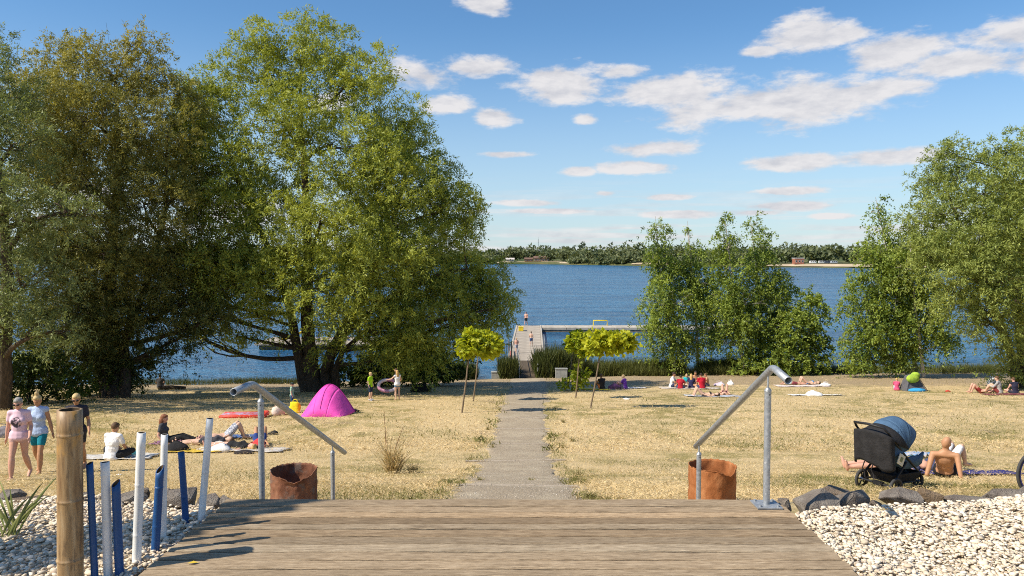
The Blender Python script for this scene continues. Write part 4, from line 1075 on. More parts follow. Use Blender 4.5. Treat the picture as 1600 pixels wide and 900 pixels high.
# metal fence left of the ramp
def bar_fence(label, x0, x1, y, h, zb, ncol):
    r = empty('metal_fence', (x0, y, zb), label=label, cat='fence')
    GP = pmat('dark_grey_metal', (.07, .08, .09), .5, .2, 3, metallic=.3)
    for z in (.15, h - .1):
        m = MB(); m.tube([(0, 0, z), (x1 - x0, 0, z)], .03, 6); m.build('rail', GP, r)
    for k in range(ncol):
        x = (x1 - x0) * k / (ncol - 1); t_ = k in (0, ncol - 1)
        m = MB(); m.tube([(x, 0, -.4), (x, 0, h + (.1 if t_ else 0))], .055 if t_ else .018, 6); m.build('post' if t_ else 'bar', GP, r)
bar_fence('dark metal bar fence closing the bank left of the jetty', -1.05, -.05, 57.2, 2.75, gz1(-.5, 57.2), 9)
# concrete blocks at the bank
for lab, px, py, Y, d in (('grey concrete block in front of the reeds by the ramp', 877, 590, 55.3, (.85, .5, .75)), ('grey concrete footing under the metal fence', 778, 590, 56.6, (.95, .5, .6))):
    q = at(px, py, Y); m = MB(); m.box((0, 0, 0), d); m.box((0, 0, d[2] / 2), (d[0] + .06, d[1] + .06, .06)); o = m.build('concrete_block', pmat('block_concrete', (.30, .31, .30), .9, .2, 4, .3), None, (q.x, Y, gz1(q.x, Y) + d[2] / 2 - .05), bevel=.02); tag(o, lab, 'block')

# floating platform with yellow slide, behind the willow
q = at(500, 548, 74)
r = empty('bathing_raft', (q.x, 74, WATER_Z), label='floating bathing raft with a yellow slide behind the willow', cat='raft')
for i in range(8):
    m = MB(); m.box((0, 0, 0), (1.5, 6.0, .2)); m.build('deck_panel', CONC, r, (-5.6 + i * 1.55, 3, .55), bevel=.02)
for i in range(4):
    m = MB(); m.tube([(-6, .6 + i * 1.6, .2), (6.6, .6 + i * 1.6, .2)], .3, 10); m.build('float', PILE, r)
m = MB(); sl_ = [(-4.2, 2, .75), (-3.2, 2, .95), (-2.2, 2, 1.5), (-1.4, 2, 1.9), (-.9, 2, 2.0)]
vs = []; fs = []
for i, c in enumerate(sl_):
    for (dy, dz) in ((-.35, .22), (-.3, 0), (.3, 0), (.35, .22)): vs.append((c[0], c[1] + dy, c[2] + dz))
for i in range(len(sl_) - 1):
    for j in range(3): fs.append((i * 4 + j, i * 4 + j + 1, i * 4 + j + 5, i * 4 + j + 4))
m.add(vs, fs, True); s_ = m.build('slide', YEL, r); sm = s_.modifiers.new('t', 'SOLIDIFY'); sm.thickness = .05
m = MB()
for k in range(6): m.tube([(-.75, 1.7, .75 + k * .25), (-.75, 2.3, .75 + k * .25)], .025, 6)
for yv in (1.7, 2.3): m.tube([(-.55, yv, .6), (-.85, yv, 2.6)], .035, 6)
m.build('slide_ladder', pmat('blue_paint', (.05, .15, .45), .5, .1, 3), r)
# ------------------------------------------------------------------ bamboo posts
def bamboo_mat():
    m = bpy.data.materials.new('bamboo_skin'); m.use_nodes = True; t = m.node_tree; b = t.nodes['Principled BSDF']; b.inputs['Roughness'].default_value = .5
    tc = nn(t, 'ShaderNodeTexCoord'); o_ = tc.outputs['Object']
    f = tnoise(t, o_, 14, 6, .6, (2.5, 2.5, .25)); g = tnoise(t, o_, 5.5, 4, .55, (1, 1, .5)); h = tnoise(t, o_, 60, 4, .6, (1, 1, .15))
    c = ramp(t, f, [(0.25, (0.15, 0.08, 0.035)), (0.5, (0.34, 0.215, 0.10)), (0.75, (0.47, 0.345, 0.20))])
    c = mixc(t, math_n(t, 'MULTIPLY', mrange(t, g, .56, .64), .8), c, (0.50, 0.27, 0.06))
    c = mixc(t, math_n(t, 'MULTIPLY', mrange(t, h, .52, .66), .65), c, (0.13, 0.08, 0.045))
    t.links.new(c, b.inputs['Base Color']); bump(t, b, h, .3, .004); return m
def painted(name, c, wear):
    m = bpy.data.materials.new(name); m.use_nodes = True; t = m.node_tree; b = t.nodes['Principled BSDF']; b.inputs['Roughness'].default_value = .45
    tc = nn(t, 'ShaderNodeTexCoord'); o_ = tc.outputs['Object']
    f = tnoise(t, o_, 30, 5, .6, (1, 1, .12)); g = tnoise(t, o_, 16, 5, .65, (1, 1, .5))
    cc = ramp(t, f, [(.3, tuple(q * .8 for q in c)), (.7, tuple(min(1, q * 1.12) for q in c))])
    cc = mixc(t, math_n(t, 'MULTIPLY', mrange(t, g, .66, .74), .7), cc, wear)
    t.links.new(cc, b.inputs['Base Color']); bump(t, b, f, .25, .003); return m
BAMBOO = bamboo_mat(); PBLUE = painted('blue_painted_bamboo', (0.010, 0.075, 0.235), (.07, .15, .28)); PWHITE = painted('white_painted_bamboo', (0.80, 0.80, 0.78), (.60, .57, .50)); INSIDE = pmat('bamboo_inside', (.10, .065, .035), .9, .3, 20)
def bamboo(label, base, top, r, mat, nodes, slant=0.0, seed=0):
    base, top = Vector(base), Vector(top); rg_ = random.Random(seed)
    root = empty('bamboo_post', base, label=label, cat='bamboo post'); ax = (top - base); Ln = ax.length; ax = ax / Ln
    n = 18; u = ax.cross(Vector((0, 1, 0))).normalized(); v = ax.cross(u)
    zs = sorted(set([0, Ln] + [Ln * q for q in nodes] + [Ln * q + d for q in nodes for d in (-.012, -.005, .005, .014)] + [Ln * k / 10 for k in range(11)]))
    vs = []; fs = []; na = rg_.uniform(0, 6)
    for z in zs:
        d = min([abs(z - Ln * q) for q in nodes] or [1]); rr = r * (1.0 + (.075 if d < .002 else (.02 if d < .008 else 0))) * (1 - .04 * z / Ln)
        if abs(d - .014) < .001: rr *= .985
        for k in range(n):
            a = 2 * math.pi * k / n; e = r * (1 + .012 * math.sin(2 * a + na))
            q = ax * z + (u * math.cos(a) + v * math.sin(a)) * rr * e / r
            if z == Ln and slant: q += ax * slant * math.cos(a + 2.2)
            vs.append(q)
    m_ = len(zs)
    for i in range(m_ - 1):
        for k in range(n): a, b2 = i * n + k, i * n + (k + 1) % n; fs.append((a, b2, b2 + n, a + n))
    # wall at the cut and the hollow
    b0 = len(vs); rim = vs[-n:]
    for k in range(n):
        c = rim[k] - ax * rim[k].dot(ax); vs.append(rim[k] - c * .2)
    for k in range(n): fs.append(((m_ - 1) * n + k, (m_ - 1) * n + (k + 1) % n, b0 + (k + 1) % n, b0 + k))
    m = MB(); m.add(vs, fs, True); m.build('culm', mat, root)
    m = MB(); inner = [vs[b0 + k] for k in range(n)]; low = [q - ax * min(.22, Ln * .3) for q in inner]
    m.add(inner + low, [(k, (k + 1) % n, n + (k + 1) % n, n + k)[::-1] for k in range(n)] + [tuple(range(n, 2 * n))], True); m.build('hollow', INSIDE, root)
    return root
def bpost(label, bpx, tpx, Y, r, mat, nodes, slant=0, seed=0, zb=-.12):
    """base/top pixels on the plane Y"""
    b0 = at(bpx[0], bpx[1], Y); t0 = at(tpx[0], tpx[1], Y)
    if b0.z > zb: d = (b0 - t0); b0 = t0 + d * ((zb - t0.z) / d.z)
    return bamboo(label, b0, t0, r, mat, nodes, slant, seed)
bpost('thick natural brown bamboo post in front of the left lawn', (110, 900), (109, 640), 3.8, .060, BAMBOO, [.27, .56, .88], 0, 1, -.2)
bpost('blue painted bamboo pole next to the thick brown post', (148, 900), (140, 724), 3.85, .0175, PBLUE, [.38, .72], .006, 2)
bpost('white bamboo pole between the two nearest blue poles', (169, 900), (164, 722), 3.9, .0225, PWHITE, [.22, .55, .9], 0, 3)
bpost('shortest blue bamboo pole with a slanted cut top', (187, 900), (181, 755), 3.9, .022, PBLUE, [.3, .75], .016, 4)
bpost('tall white bamboo pole standing third of the white ones from the right', (213, 888), (221, 676), 4.06, .0235, PWHITE, [.25, .62], 0, 5, -.07)
bpost('blue bamboo pole with a long slanted cut beside a white one', (242, 870), (250, 733), 4.21, .0225, PBLUE, [.35, .8], .02, 6, -.07)
bpost('slim white bamboo pole behind the slanted blue one', (254, 854), (257, 679), 4.36, .0195, PWHITE, [.3, .68], 0, 7, -.07)
bpost('dark shaded blue bamboo pole near the deck corner', (291, 822), (283, 706), 4.69, .020, PBLUE, [.4, .8], 0, 8, -.07)
bpost('leaning pale bamboo pole nearest the left handrail', (314, 818), (328, 654), 4.71, .0215, PWHITE, [.18, .5, .83], 0, 9, -.07)
# clamps / foot collar at the leaning pole
# ------------------------------------------------------------------ unseen panel added at the left, shaped to throw shade on gravel and deck
wp = empty('shade_caster_panel', (-5.2, 3.23, 0), math.atan2(.39, .92), label='unseen board panel added left of the gravel bed to cast shade', cat='panel')
for i in range(5):
    yv = -.25 + i * .115; h = 3.7 + 1.15 * i / 4
    m = MB(); m.box((0, yv, h / 2 - .15), (.05, .11, h + .3)); m.build('board', DW, wp, bevel=.004)
m = MB(); m.box((-.06, 0, 1.0), (.05, .6, .1)); m.build('batten', DARKW, wp)

# ------------------------------------------------------------------ rocks
def rock_mat():
    m = bpy.data.materials.new('basalt_rock'); m.use_nodes = True; t = m.node_tree; b = t.nodes['Principled BSDF']; b.inputs['Roughness'].default_value = .9; b.inputs['Specular IOR Level'].default_value = .2
    tc = nn(t, 'ShaderNodeTexCoord'); o_ = tc.outputs['Object']; oi = nn(t, 'ShaderNodeObjectInfo')
    f = tnoise(t, o_, 9, 6, .6); g = tnoise(t, o_, 70, 4, .7); h = tnoise(t, o_, 3, 4, .5)
    ca = ramp(t, f, [(.3, (.16, .13, .11)), (.7, (.33, .29, .245))]); cb = ramp(t, f, [(.3, (.17, .115, .07)), (.7, (.30, .22, .145))])
    c = mixc(t, mrange(t, math_n(t, 'ADD', oi.outputs['Random'], math_n(t, 'MULTIPLY_ADD', h, .6, -.3)), .55, .95), ca, cb)
    c = mixc(t, math_n(t, 'MULTIPLY', mrange(t, g, .6, .75), .5), c, (.38, .35, .31))
    t.links.new(c, b.inputs['Base Color']); bump(t, b, math_n(t, 'ADD', g, f), 1.0, .025); return m
ROCK = rock_mat()
import bmesh
def rock(label, px, py, Y, wpx, hpx, seed, dp=.8, rz=0):
    c = at(px, py, Y); k = Y / FPX; rx, rz_ = wpx * k / 2, hpx * k / 2; r = random.Random(seed)
    bm = bmesh.new()
    for _ in range(17):
        d = Vector((r.gauss(0, 1), r.gauss(0, 1), r.gauss(0, 1))).normalized(); p_ = 4.0
        q = (abs(d.x) ** p_ + abs(d.y) ** p_ + abs(d.z) ** p_) ** (-1 / p_)
        bm.verts.new(d * q * r.uniform(.9, 1.05))
    bmesh.ops.convex_hull(bm, input=bm.verts); bmesh.ops.delete(bm, geom=[v for v in bm.verts if not v.link_faces], context='VERTS')
    for v in bm.verts: v.co = Vector((v.co.x * rx, v.co.y * rx * dp, v.co.z * rz_ * 1.25 - rz_ * .25))
    bmesh.ops.bevel(bm, geom=bm.edges[:], offset=min(rx, rz_) * .06, segments=2, affect='EDGES')
    bmesh.ops.triangulate(bm, faces=bm.faces[:])
    bmesh.ops.subdivide_edges(bm, edges=[e for e in bm.edges if e.calc_length() > rx * .35], cuts=1)
    for v in bm.verts: v.co += v.normal * r.gauss(0, .012) * min(rx, rz_) * 1.5
    me = bpy.data.meshes.new('border_rock'); bm.to_mesh(me); bm.free()
    o = mesh_obj('border_rock', me, ROCK, None, c + Vector((0, -.04, .035)), (0, 0, rz + r.uniform(-.2, .2))); tag(o, label, 'rock', 'rocks edging the gravel beds'); return o
rock('big grey angular rock beside the right handrail base', 1272, 789, 5.12, 76, 40, 1)
rock('dark rock just right of the biggest grey one', 1322, 784, 5.25, 66, 40, 2)
rock('flat dark rock lying behind the biggest grey rock', 1300, 776, 5.45, 60, 20, 3)
rock('small brown rock tucked behind the handrail base plate', 1221, 793, 5.08, 24, 22, 4)
rock('brown sloping rock below the stroller', 1402, 782, 5.30, 66, 30, 5)
rock('blue grey blocky rock right of the brown sloping one', 1448, 779, 5.36, 40, 26, 6)
rock('long flat brown rock in the right row of edging stones', 1508, 786, 5.38, 86, 20, 7, .5)
rock('low tan rock near the right picture edge', 1566, 777, 5.45, 74, 20, 8, .5, .15)
rock('pale small stone between two dark rocks', 1364, 794, 5.15, 22, 14, 9)
rock('last rock at the right picture edge', 1612, 772, 5.55, 50, 18, 10)
rock('long low grey rock at the left picture edge', 56, 790, 5.24, 76, 18, 11, .5)
rock('dark rock behind the thick bamboo post', 128, 783, 5.25, 48, 26, 12)
rock('broad grey rock behind the tall white bamboo pole', 205, 787, 5.20, 62, 28, 13)
rock('sloping grey rock behind the dark blue pole', 282, 783, 5.18, 62, 30, 14)
rock('brown rock at the foot of the leaning pale pole', 330, 788, 5.14, 40, 20, 15)
rock('tan flat rock touching the deck corner', 355, 787, 5.16, 34, 14, 16)
rock('small pale rock peeking above the left row', 228, 774, 5.32, 22, 14, 17)
rock('small dark rock above the left row near the slim pole', 266, 773, 5.36, 16, 12, 18)
rock('small dark rock at the far left behind the spiky plant', 24, 778, 5.35, 40, 16, 19)

# ------------------------------------------------------------------ rusty bins
def rust_mat(name, a, b_, c_, grey):
    m = bpy.data.materials.new(name); m.use_nodes = True; t = m.node_tree; b = t.nodes['Principled BSDF']; b.inputs['Roughness'].default_value = .85; b.inputs['Specular IOR Level'].default_value = .15
    tc = nn(t, 'ShaderNodeTexCoord'); o_ = tc.outputs['Object']
    f = tnoise(t, o_, 7, 7, .65, (1, 1, .5)); g = tnoise(t, o_, 6, 6, .65); h = tnoise(t, o_, 50, 4, .6)
    c = ramp(t, f, [(.3, a), (.5, b_), (.7, c_)])
    if grey: c = mixc(t, math_n(t, 'MULTIPLY', mrange(t, g, .50, .62), .7), c, (.17, .14, .12))
    c = mixc(t, math_n(t, 'MULTIPLY', mrange(t, h, .58, .7), .4), c, tuple(q * .5 for q in a))
    t.links.new(c, b.inputs['Base Color']); bump(t, b, math_n(t, 'ADD', f, h), .5, .01); return m
def bin_(label, px, ytop, Y, wpx, mat, seed, dent, torn, weldpx=None):
    c = at(px, ytop, Y); r = wpx / 2 * Y / FPX; z0 = gz1(c.x, Y) - .04; H = c.z - z0
    root = empty('rusty_bin', (c.x, Y, z0), label=label, cat='bin', group='rusty drum bins'); rg_ = random.Random(seed)
    n = 64; nz = 26; vs = []; fs = []
    for j in range(nz + 1):
        s = j / nz
        for k in range(n):
            a = 2 * math.pi * k / n
            rr = r * (1 + .018 * math.exp(-((s - .35) / .03) ** 2) + .018 * math.exp(-((s - .68) / .03) ** 2))
            z = H * s
            for (da, ds, wa, ws, amp) in dent:
                d = math.atan2(math.sin(a - da), math.cos(a - da)); rr -= r * amp * math.exp(-(d / wa) ** 2 - ((s - ds) / ws) ** 2)
            rr += r * .012 * math.sin(a * 9 + s * 14 + seed) * (.3 + s) + r * .008 * math.sin(a * 17 - s * 23)
            if j > nz - 7:
                e = (j - nz + 7) / 7
                for (da, wa, amp) in torn:
                    d = math.atan2(math.sin(a - da), math.cos(a - da)); z -= e * amp * math.exp(-(d / wa) ** 2)
                z += e * .006 * math.sin(a * 23 + seed)
            vs.append((rr * math.cos(a), rr * math.sin(a), z))
    for j in range(nz):
        for k in range(n): fs.append((j * n + k, j * n + (k + 1) % n, (j + 1) * n + (k + 1) % n, (j + 1) * n + k))
    m = MB(); m.add(vs, fs, True); o = m.build('drum_wall', mat, root); q = o.modifiers.new('t', 'SOLIDIFY'); q.thickness = .008; q.offset = -1
    m = MB(); top = [Vector(vs[nz * n + k]) for k in range(n)] ; m.tube([q_ + Vector((0, 0, 0)) for q_ in top] + [top[0]], .0065, 5, caps=False); m.build('rim', mat, root)
    m = MB(); m.cyl((0, 0, .02), (0, 0, .05), r * .96, 32); m.build('ash_bed', pmat('ash', (.06, .055, .05), .95, .4, 20), root)
    return root
bin_('rusty drum bin with torn crumpled rim behind the left handrail', 459, 733, 9.7, 71, rust_mat('dark_rust', (.10, .045, .028), (.20, .085, .05), (.30, .15, .09), True), 3,
     [(-1.4, .8, .4, .25, .14), (-.8, .55, .25, .2, .07), (-2.3, .5, .25, .25, .06)], [(-1.3, .5, .11), (-2.2, .3, .03), (-.6, .25, .04)])
bin_('orange rusty drum bin with a dented side behind the right handrail', 1113, 727, 9.55, 73, rust_mat('orange_rust', (.20, .072, .026), (.34, .125, .045), (.45, .20, .085), False), 8,
     [(-1.0, .62, .3, .28, .12), (-.55, .3, .2, .2, .05)], [(-1.0, .4, .075)])

# ------------------------------------------------------------------ stroller
BLK = pmat('black_plastic', (.018, .018, .02), .5, .2, 12); BLKF = pmat('black_fabric', (.022, .021, .022), .9, .3, 9, .6, bscale=40); BLUF = pmat('denim_blue_fabric', (.065, .125, .21), .85, .2, 8, .4, bscale=60); RUB = pmat('grey_rubber', (.055, .055, .055), .8, .2, 9); CHR = pmat('chrome', (.6, .6, .6), .25, .1, 4, metallic=.9)
sp_ = G(1394, 764)
st = empty('baby_stroller', (sp_.x, sp_.y, sp_.z - .02), math.atan2(.48, .88), label='baby stroller with blue hood and black sun cover on the lawn', cat='stroller')
def wheel(x, y, r):
    m = MB(); rr = []
    pts = [(x + math.cos(a) * (r - .022), y, r + math.sin(a) * (r - .022)) for a in [2 * math.pi * k / 28 for k in range(29)]]
    m.tube(pts, .022, 8, caps=False); wl = m.build('wheel', RUB, st)
    m = MB(); pts = [(x + math.cos(a) * (r - .05), y, r + math.sin(a) * (r - .05)) for a in [2 * math.pi * k / 24 for k in range(25)]]; m.tube(pts, .011, 6, caps=False)
    for k in range(5):
        a = 2 * math.pi * k / 5 + .4; m.tube([(x, y, r), (x + math.cos(a) * (r - .05), y, r + math.sin(a) * (r - .05))], .011, 6)
    m.build('rim', BLK, wl)
    m = MB(); m.cyl((x, y - .03, r), (x, y + .03, r), .024, 12); m.build('hub', CHR, wl)
for s in (-1, 1):
    wheel(.40, s * .16, .125); wheel(-.33, s * .29, .155)
    m = MB(); m.tube([(.40, s * .21, .125), (.42, s * .19, .24), (.12, s * .23, .46), (-.30, s * .27, .80), (-.52, s * .27, 1.02)], .017, 10); m.build('side_tube', BLK, st)
    m = MB(); m.tube([(-.33, s * .29, .155), (-.27, s * .26, .30), (-.02, s * .24, .50)], .017, 10); m.build('rear_tube', BLK, st)
    m = MB(); m.tube([(.38, s * .16, .13), (0, s * .20, .17), (-.30, s * .26, .17)], .014, 8); m.build('chassis_tube', BLK, st)
m = MB(); m.cyl((-.33, -.27, .155), (-.33, .27, .155), .018, 10); m.box((-.33, 0, .16), (.06, .16, .06)); m.build('rear_axle', BLK, st)
m = MB(); m.cyl((.40, -.15, .125), (.40, .15, .125), .016, 10); m.build('front_axle', BLK, st)
m = MB(); m.tube([(-.50, -.27, 1.0), (-.58, -.25, 1.08), (-.60, 0, 1.10), (-.58, .25, 1.08), (-.50, .27, 1.0)], .019, 10); m.build('handle', BLK, st)
# basket: open tray with a rim
m = MB(); vs = []; fs = []
for (z, gx, gy) in ((.16, .30, .17), (.30, .38, .22)):
    for (sx, sy) in ((1, 1), (1, -1), (-1, -1), (-1, 1)): vs.append((sx * gx * .9 + .03, sy * gy, z + (.03 if sx < 0 else 0)))
fs = [(3, 2, 1, 0)] + [(k, (k + 1) % 4, 4 + (k + 1) % 4, 4 + k) for k in range(4)]
m.add(vs, fs); o = m.build('basket', BLKF, st); q = o.modifiers.new('t', 'SOLIDIFY'); q.thickness = .012
m = MB()
for (x, y, z, a, b2, c) in ((.05, .02, .26, .17, .13, .08), (-.15, -.05, .27, .13, .12, .09), (.22, .0, .24, .10, .12, .06)): m.ell((x, y, z), (a, b2, c))
m.build('basket_load', BLKF, st)
# seat tub
m = MB(); prof = [(.40, .44), (.30, .40), (.02, .40), (-.12, .46), (-.26, .86)]; vs = []; fs = []
for (x, z) in prof:
    for (y, dz) in ((-.2, .16), (-.19, 0), (.19, 0), (.2, .16)): vs.append((x + (dz * .15), y, z + dz))
for i in range(4):
    for j in range(3): fs.append((i * 4 + j, i * 4 + j + 1, i * 4 + j + 5, i * 4 + j + 4))
m.add(vs, fs, True); o = m.build('seat', BLUF, st); q = o.modifiers.new('t', 'SOLIDIFY'); q.thickness = .03
# hood: ribs as separate gores, from the back of the seat forward over the top
def hood_pt(th, ph, R=.40, W=.285): # th along the arc (front..back), ph across
    cy = math.sin(ph); f = max(0.0, math.cos(ph)) ** .55
    return Vector((-.04 + R * 1.12 * math.cos(th) * f, W * cy, .70 + .46 * math.sin(th) * f))
ths = [RAD(38), RAD(78), RAD(112), RAD(150), RAD(196)]
hood = None
for g in range(4):
    vs = []; fs = []; nt_, np2 = 6, 16
    for i in range(nt_ + 1):
        s = i / nt_; th = ths[g] + (ths[g + 1] - ths[g]) * s; sag = 1 - .035 * math.sin(math.pi * s)
        for j in range(np2 + 1):
            ph = -math.pi / 2 + math.pi * j / np2; q = hood_pt(th, ph); c = Vector((-.06, 0, .70)); vs.append(c + (q - c) * sag)
    for i in range(nt_):
        for j in range(np2): a = i * (np2 + 1) + j; fs.append((a, a + 1, a + np2 + 2, a + np2 + 1))
    m = MB(); m.add(vs, fs, True); o = m.build('hood_panel', BLUF, st); q = o.modifiers.new('t', 'SOLIDIFY'); q.thickness = .012
# black sun cover: from the hood's top back over the handle and down
vs = []; fs = []; nu, nv = 24, 18
for j in range(nv + 1):
    s = j / nv
    for i in range(nu + 1):
        ph = -math.pi / 2 + math.pi * i / nu; t0 = hood_pt(RAD(128), ph, .415, .30); cs = max(0.0, math.cos(ph)) ** .5
        A = Vector((t0.x, t0.y, t0.z + .012)); B = Vector((-.44 - .15 * cs, .325 * math.sin(ph), .90 + .10 * cs)); Cc = Vector((-.40 - .14 * cs, .335 * math.sin(ph), .46 + .05 * math.sin(2.3 * ph + .6)))
        q = A.lerp(B, s / .4) + Vector((0, 0, -.03 * math.sin(math.pi * s / .4))) if s < .4 else B.lerp(Cc, (s - .4) / .6)
        if s >= .4: q += Vector((.016 * math.sin(ph * 8 + s * 4), .012 * math.sin(ph * 6 + s * 7), 0)) * (s - .3)
        vs.append(q)
for j in range(nv):
    for i in range(nu): a = j * (nu + 1) + i; fs.append((a, a + 1, a + nu + 2, a + nu + 1))
m = MB(); m.add(vs, fs, True); o = m.build('sun_cover', BLKF, st); q = o.modifiers.new('t', 'SOLIDIFY'); q.thickness = .008
for y in (.1, -.05):
    m = MB(); m.tube([(-.53, y, .50), (-.55, y + .02, .40), (-.52, y, .33), (-.54, y - .02, .26)], .009, 6); m.build('tie_strap', BLKF, st)
m = MB(); m.box((-.25, -.31, .58), (.15, .012, .16), Matrix.Rotation(.5, 3, 'Y')); tg = m.build('hang_tag', pmat('cream_card', (.68, .64, .50), .7, .08, 9), st, bevel=.004)
m = MB(); m.box((-.25, -.3175, .585), (.06, .006, .07), Matrix.Rotation(.5, 3, 'Y')); m.build('tag_print', pmat('olive_print', (.20, .22, .12), .7, .2, 60), tg)

# bicycle at the right edge
bc = G(1622, 778)
bk = empty('bicycle', bc, RAD(8), label='bicycle with blue rim wheel at the right picture edge', cat='bicycle')
NAVY = pmat('navy_paint', (.035, .04, .17), .4, .15, 6)
for x in (0, 1.05):
    pts = [(x + math.cos(a) * .32, 0, .34 + math.sin(a) * .32) for a in [2 * math.pi * k / 48 for k in range(49)]]
    m = MB(); m.tube(pts, .02, 8, caps=False); wl = m.build('wheel', RUB, bk)
    pts = [(x + math.cos(a) * .288, 0, .34 + math.sin(a) * .288) for a in [2 * math.pi * k / 48 for k in range(49)]]
    m = MB(); m.tube(pts, .014, 6, caps=False); m.build('rim', NAVY, wl)
    m = MB()
    for k in range(20): a = 2 * math.pi * k / 20; m.tube([(x, .02 * (-1) ** k, .34), (x + math.cos(a) * .285, 0, .34 + math.sin(a) * .285)], .0014, 4)
    m.build('spokes', CHR, wl)
m = MB(); m.tube([(0, 0, .34), (.12, 0, .78), (.16, 0, .98)], .018, 8); m.build('fork', NAVY, bk)
m = MB(); m.tube([(.12, 0, .8), (.62, 0, .82), (.5, 0, .3), (.12, 0, .74)], .019, 8); m.tube([(.62, 0, .85), (1.05, 0, .34), (.5, 0, .3)], .014, 8); m.build('frame', NAVY, bk)
m = MB(); m.tube([(.1, -.28, 1.02), (.18, 0, 1.0), (.1, .28, 1.02)], .014, 8); m.build('handlebar', CHR, bk)
m = MB(); m.ell((.66, 0, .92), (.14, .07, .035)); m.build('saddle', BLK, bk)

# ------------------------------------------------------------------ towels, bags and beach things
TOW = {}
def cloth(name, c, c2=None, scale=5): return pmat('cloth_' + name, c, .9, .15, scale, .9, col2=c2, bscale=15)
def towel(label, px, py, ln, wd, rz, mat, name='beach_towel', cat='towel', y0=8.7, crumple=.012):
    c = G(px, py, y0); rg_ = np.random.default_rng(int(px * 7 + py)); nx, ny = 22, 14; vs = []; fs = []
    R_ = rotz(rz)
    for j in range(ny + 1):
        for i in range(nx + 1):
            q = R_ @ Vector(((i / nx - .5) * ln * (1 + .03 * math.sin(j * .9)), (j / ny - .5) * wd * (1 + .04 * math.sin(i * .7)), 0))
            z = gz1(c.x + q.x, c.y + q.y) - c.z
            vs.append((q.x, q.y, z + .02 + crumple * (1 + math.sin(i * 1.1 + j * .7 + px)) * .8 + crumple * .8 * rg_.random()))
    for j in range(ny):
        for i in range(nx): a = j * (nx + 1) + i; fs.append((a, a + 1, a + nx + 2, a + nx + 1))
    m = MB(); m.add(vs, fs, True); o = m.build(name, mat, None, c); q = o.modifiers.new('t', 'SOLIDIFY'); q.thickness = .012; q.offset = 1
    tag(o, label, cat); return o
def bag(label, px, py, size, mat, seed=1, name='beach_bag', cat='bag', strap=True, y0=8.7, taper=.72):
    c = G(px, py, y0); r = empty(name, c, random.Random(seed).uniform(-.5, .5), label=label, cat=cat); rr = random.Random(seed)
    m = MB(); sx, sy, sz = size; vs = []; fs = []; n = 16; nz = 7
    for j in range(nz + 1):
        s = j / nz; k_ = (1 - taper * s ** 3) * (0.94 + .1 * math.sin(math.pi * s))
        for k in range(n):
            a = 2 * math.pi * k / n; ca, sa = math.cos(a), math.sin(a); p_ = 3.2
            q = (abs(ca) ** p_ + abs(sa) ** p_) ** (-1 / p_); w_ = 1 + .10 * math.sin(3 * a + j * .6 + seed) + .05 * rr.uniform(-1, 1)
            vs.append((ca * q * sx / 2 * k_ * w_, sa * q * sy / 2 * k_ * w_, sz * s + (.16 * sz * s * math.sin(a + seed) if j else 0)))
    for j in range(nz):
        for k in range(n): fs.append((j * n + k, j * n + (k + 1) % n, (j + 1) * n + (k + 1) % n, (j + 1) * n + k))
    fs.append(tuple(range(n))[::-1]); fs.append(tuple(range(nz * n, nz * n + n)))
    m.add(vs, fs, True); m.build('body', mat, r)
    if strap:
        m = MB(); m.tube([(-sx * .25, 0, sz * .95), (-sx * .2, .02, sz * 1.25), (0, .03, sz * 1.35), (sx * .2, .02, sz * 1.25), (sx * .25, 0, sz * .95)], .012, 6); m.build('strap', mat, r)
    return r
# pink pop-up tent
PINK = pmat('pink_tent_cloth', (.80, .085, .44), .7, .1, 5, .5, bscale=14); PINKD = pmat('pink_tent_trim', (.42, .025, .26), .7, .1, 5)
tc_ = G(509, 648); Yt = tc_.y
tent = empty('beach_tent', tc_, RAD(-6), label='bright pink pop-up beach tent in front of the willow', cat='tent')
Wt = 80 * Yt / FPX; Ht = 43 * Yt / FPX; Dt = 1.25
def arc(s):  # front hoop from left foot over the apex to the right foot
    x = -Wt / 2 + Wt * s; ap = .48
    k = s / ap if s < ap else (1 - s) / (1 - ap)
    return x, Ht * (math.sin(k * math.pi / 2) ** 1.08)
for g in range(3):
    vs = []; fs = []; ni, nj = 12, 9; s0, s1 = g / 3, (g + 1) / 3
    for i in range(ni + 1):
        s = s0 + (s1 - s0) * i / ni; x, z = arc(s)
        for j in range(nj + 1):
            t_ = j / nj
            yb = -.12 + Dt * t_; zz = z * (1 - t_ ** 2.3) ** .8 if t_ < 1 else 0
            yy_ = -.25 * (1 - z / Ht) * (1 - t_) * 0 + yb; xx = x * (1 - .25 * t_ * t_) - .03
            vs.append((xx, -yy_ + .55, zz + .008 * math.sin(s * 55 + j * 1.3) * math.sin(math.pi * t_)))
    for i in range(ni):
        for j in range(nj): a = i * (nj + 1) + j; fs.append((a, a + 1, a + nj + 2, a + nj + 1))
    m = MB(); m.add(vs, fs, True); o = m.build('tent_panel', PINK, tent); q = o.modifiers.new('t', 'SOLIDIFY'); q.thickness = .006
for s0, s1 in ((0, .48), (.48, 1)):
    m = MB(); m.tube([(arc(s0 + (s1 - s0) * k / 14)[0] - .03, .67, arc(s0 + (s1 - s0) * k / 14)[1] + .008) for k in range(15)], .018, 8); m.build('pole_sleeve', PINKD, tent)
m = MB(); m.tube([(-.05, .66 - Dt * k / 10 , Ht * (1 - (k / 10) ** 2.3) ** .8 + .01) for k in range(10)], .008, 6); m.build('ridge_seam', PINKD, tent)
towel('pale groundsheet spread inside the pink tent', 512, 641, 1.5, .8, 0, cloth('sheet', (.35, .3, .33)), 'groundsheet', 'groundsheet')
bag('white and orange cool bag left of the pink tent', 435, 649, (.45, .32, .36), cloth('whitebag', (.72, .66, .60), (.75, .45, .30), 3), 2, taper=.15)
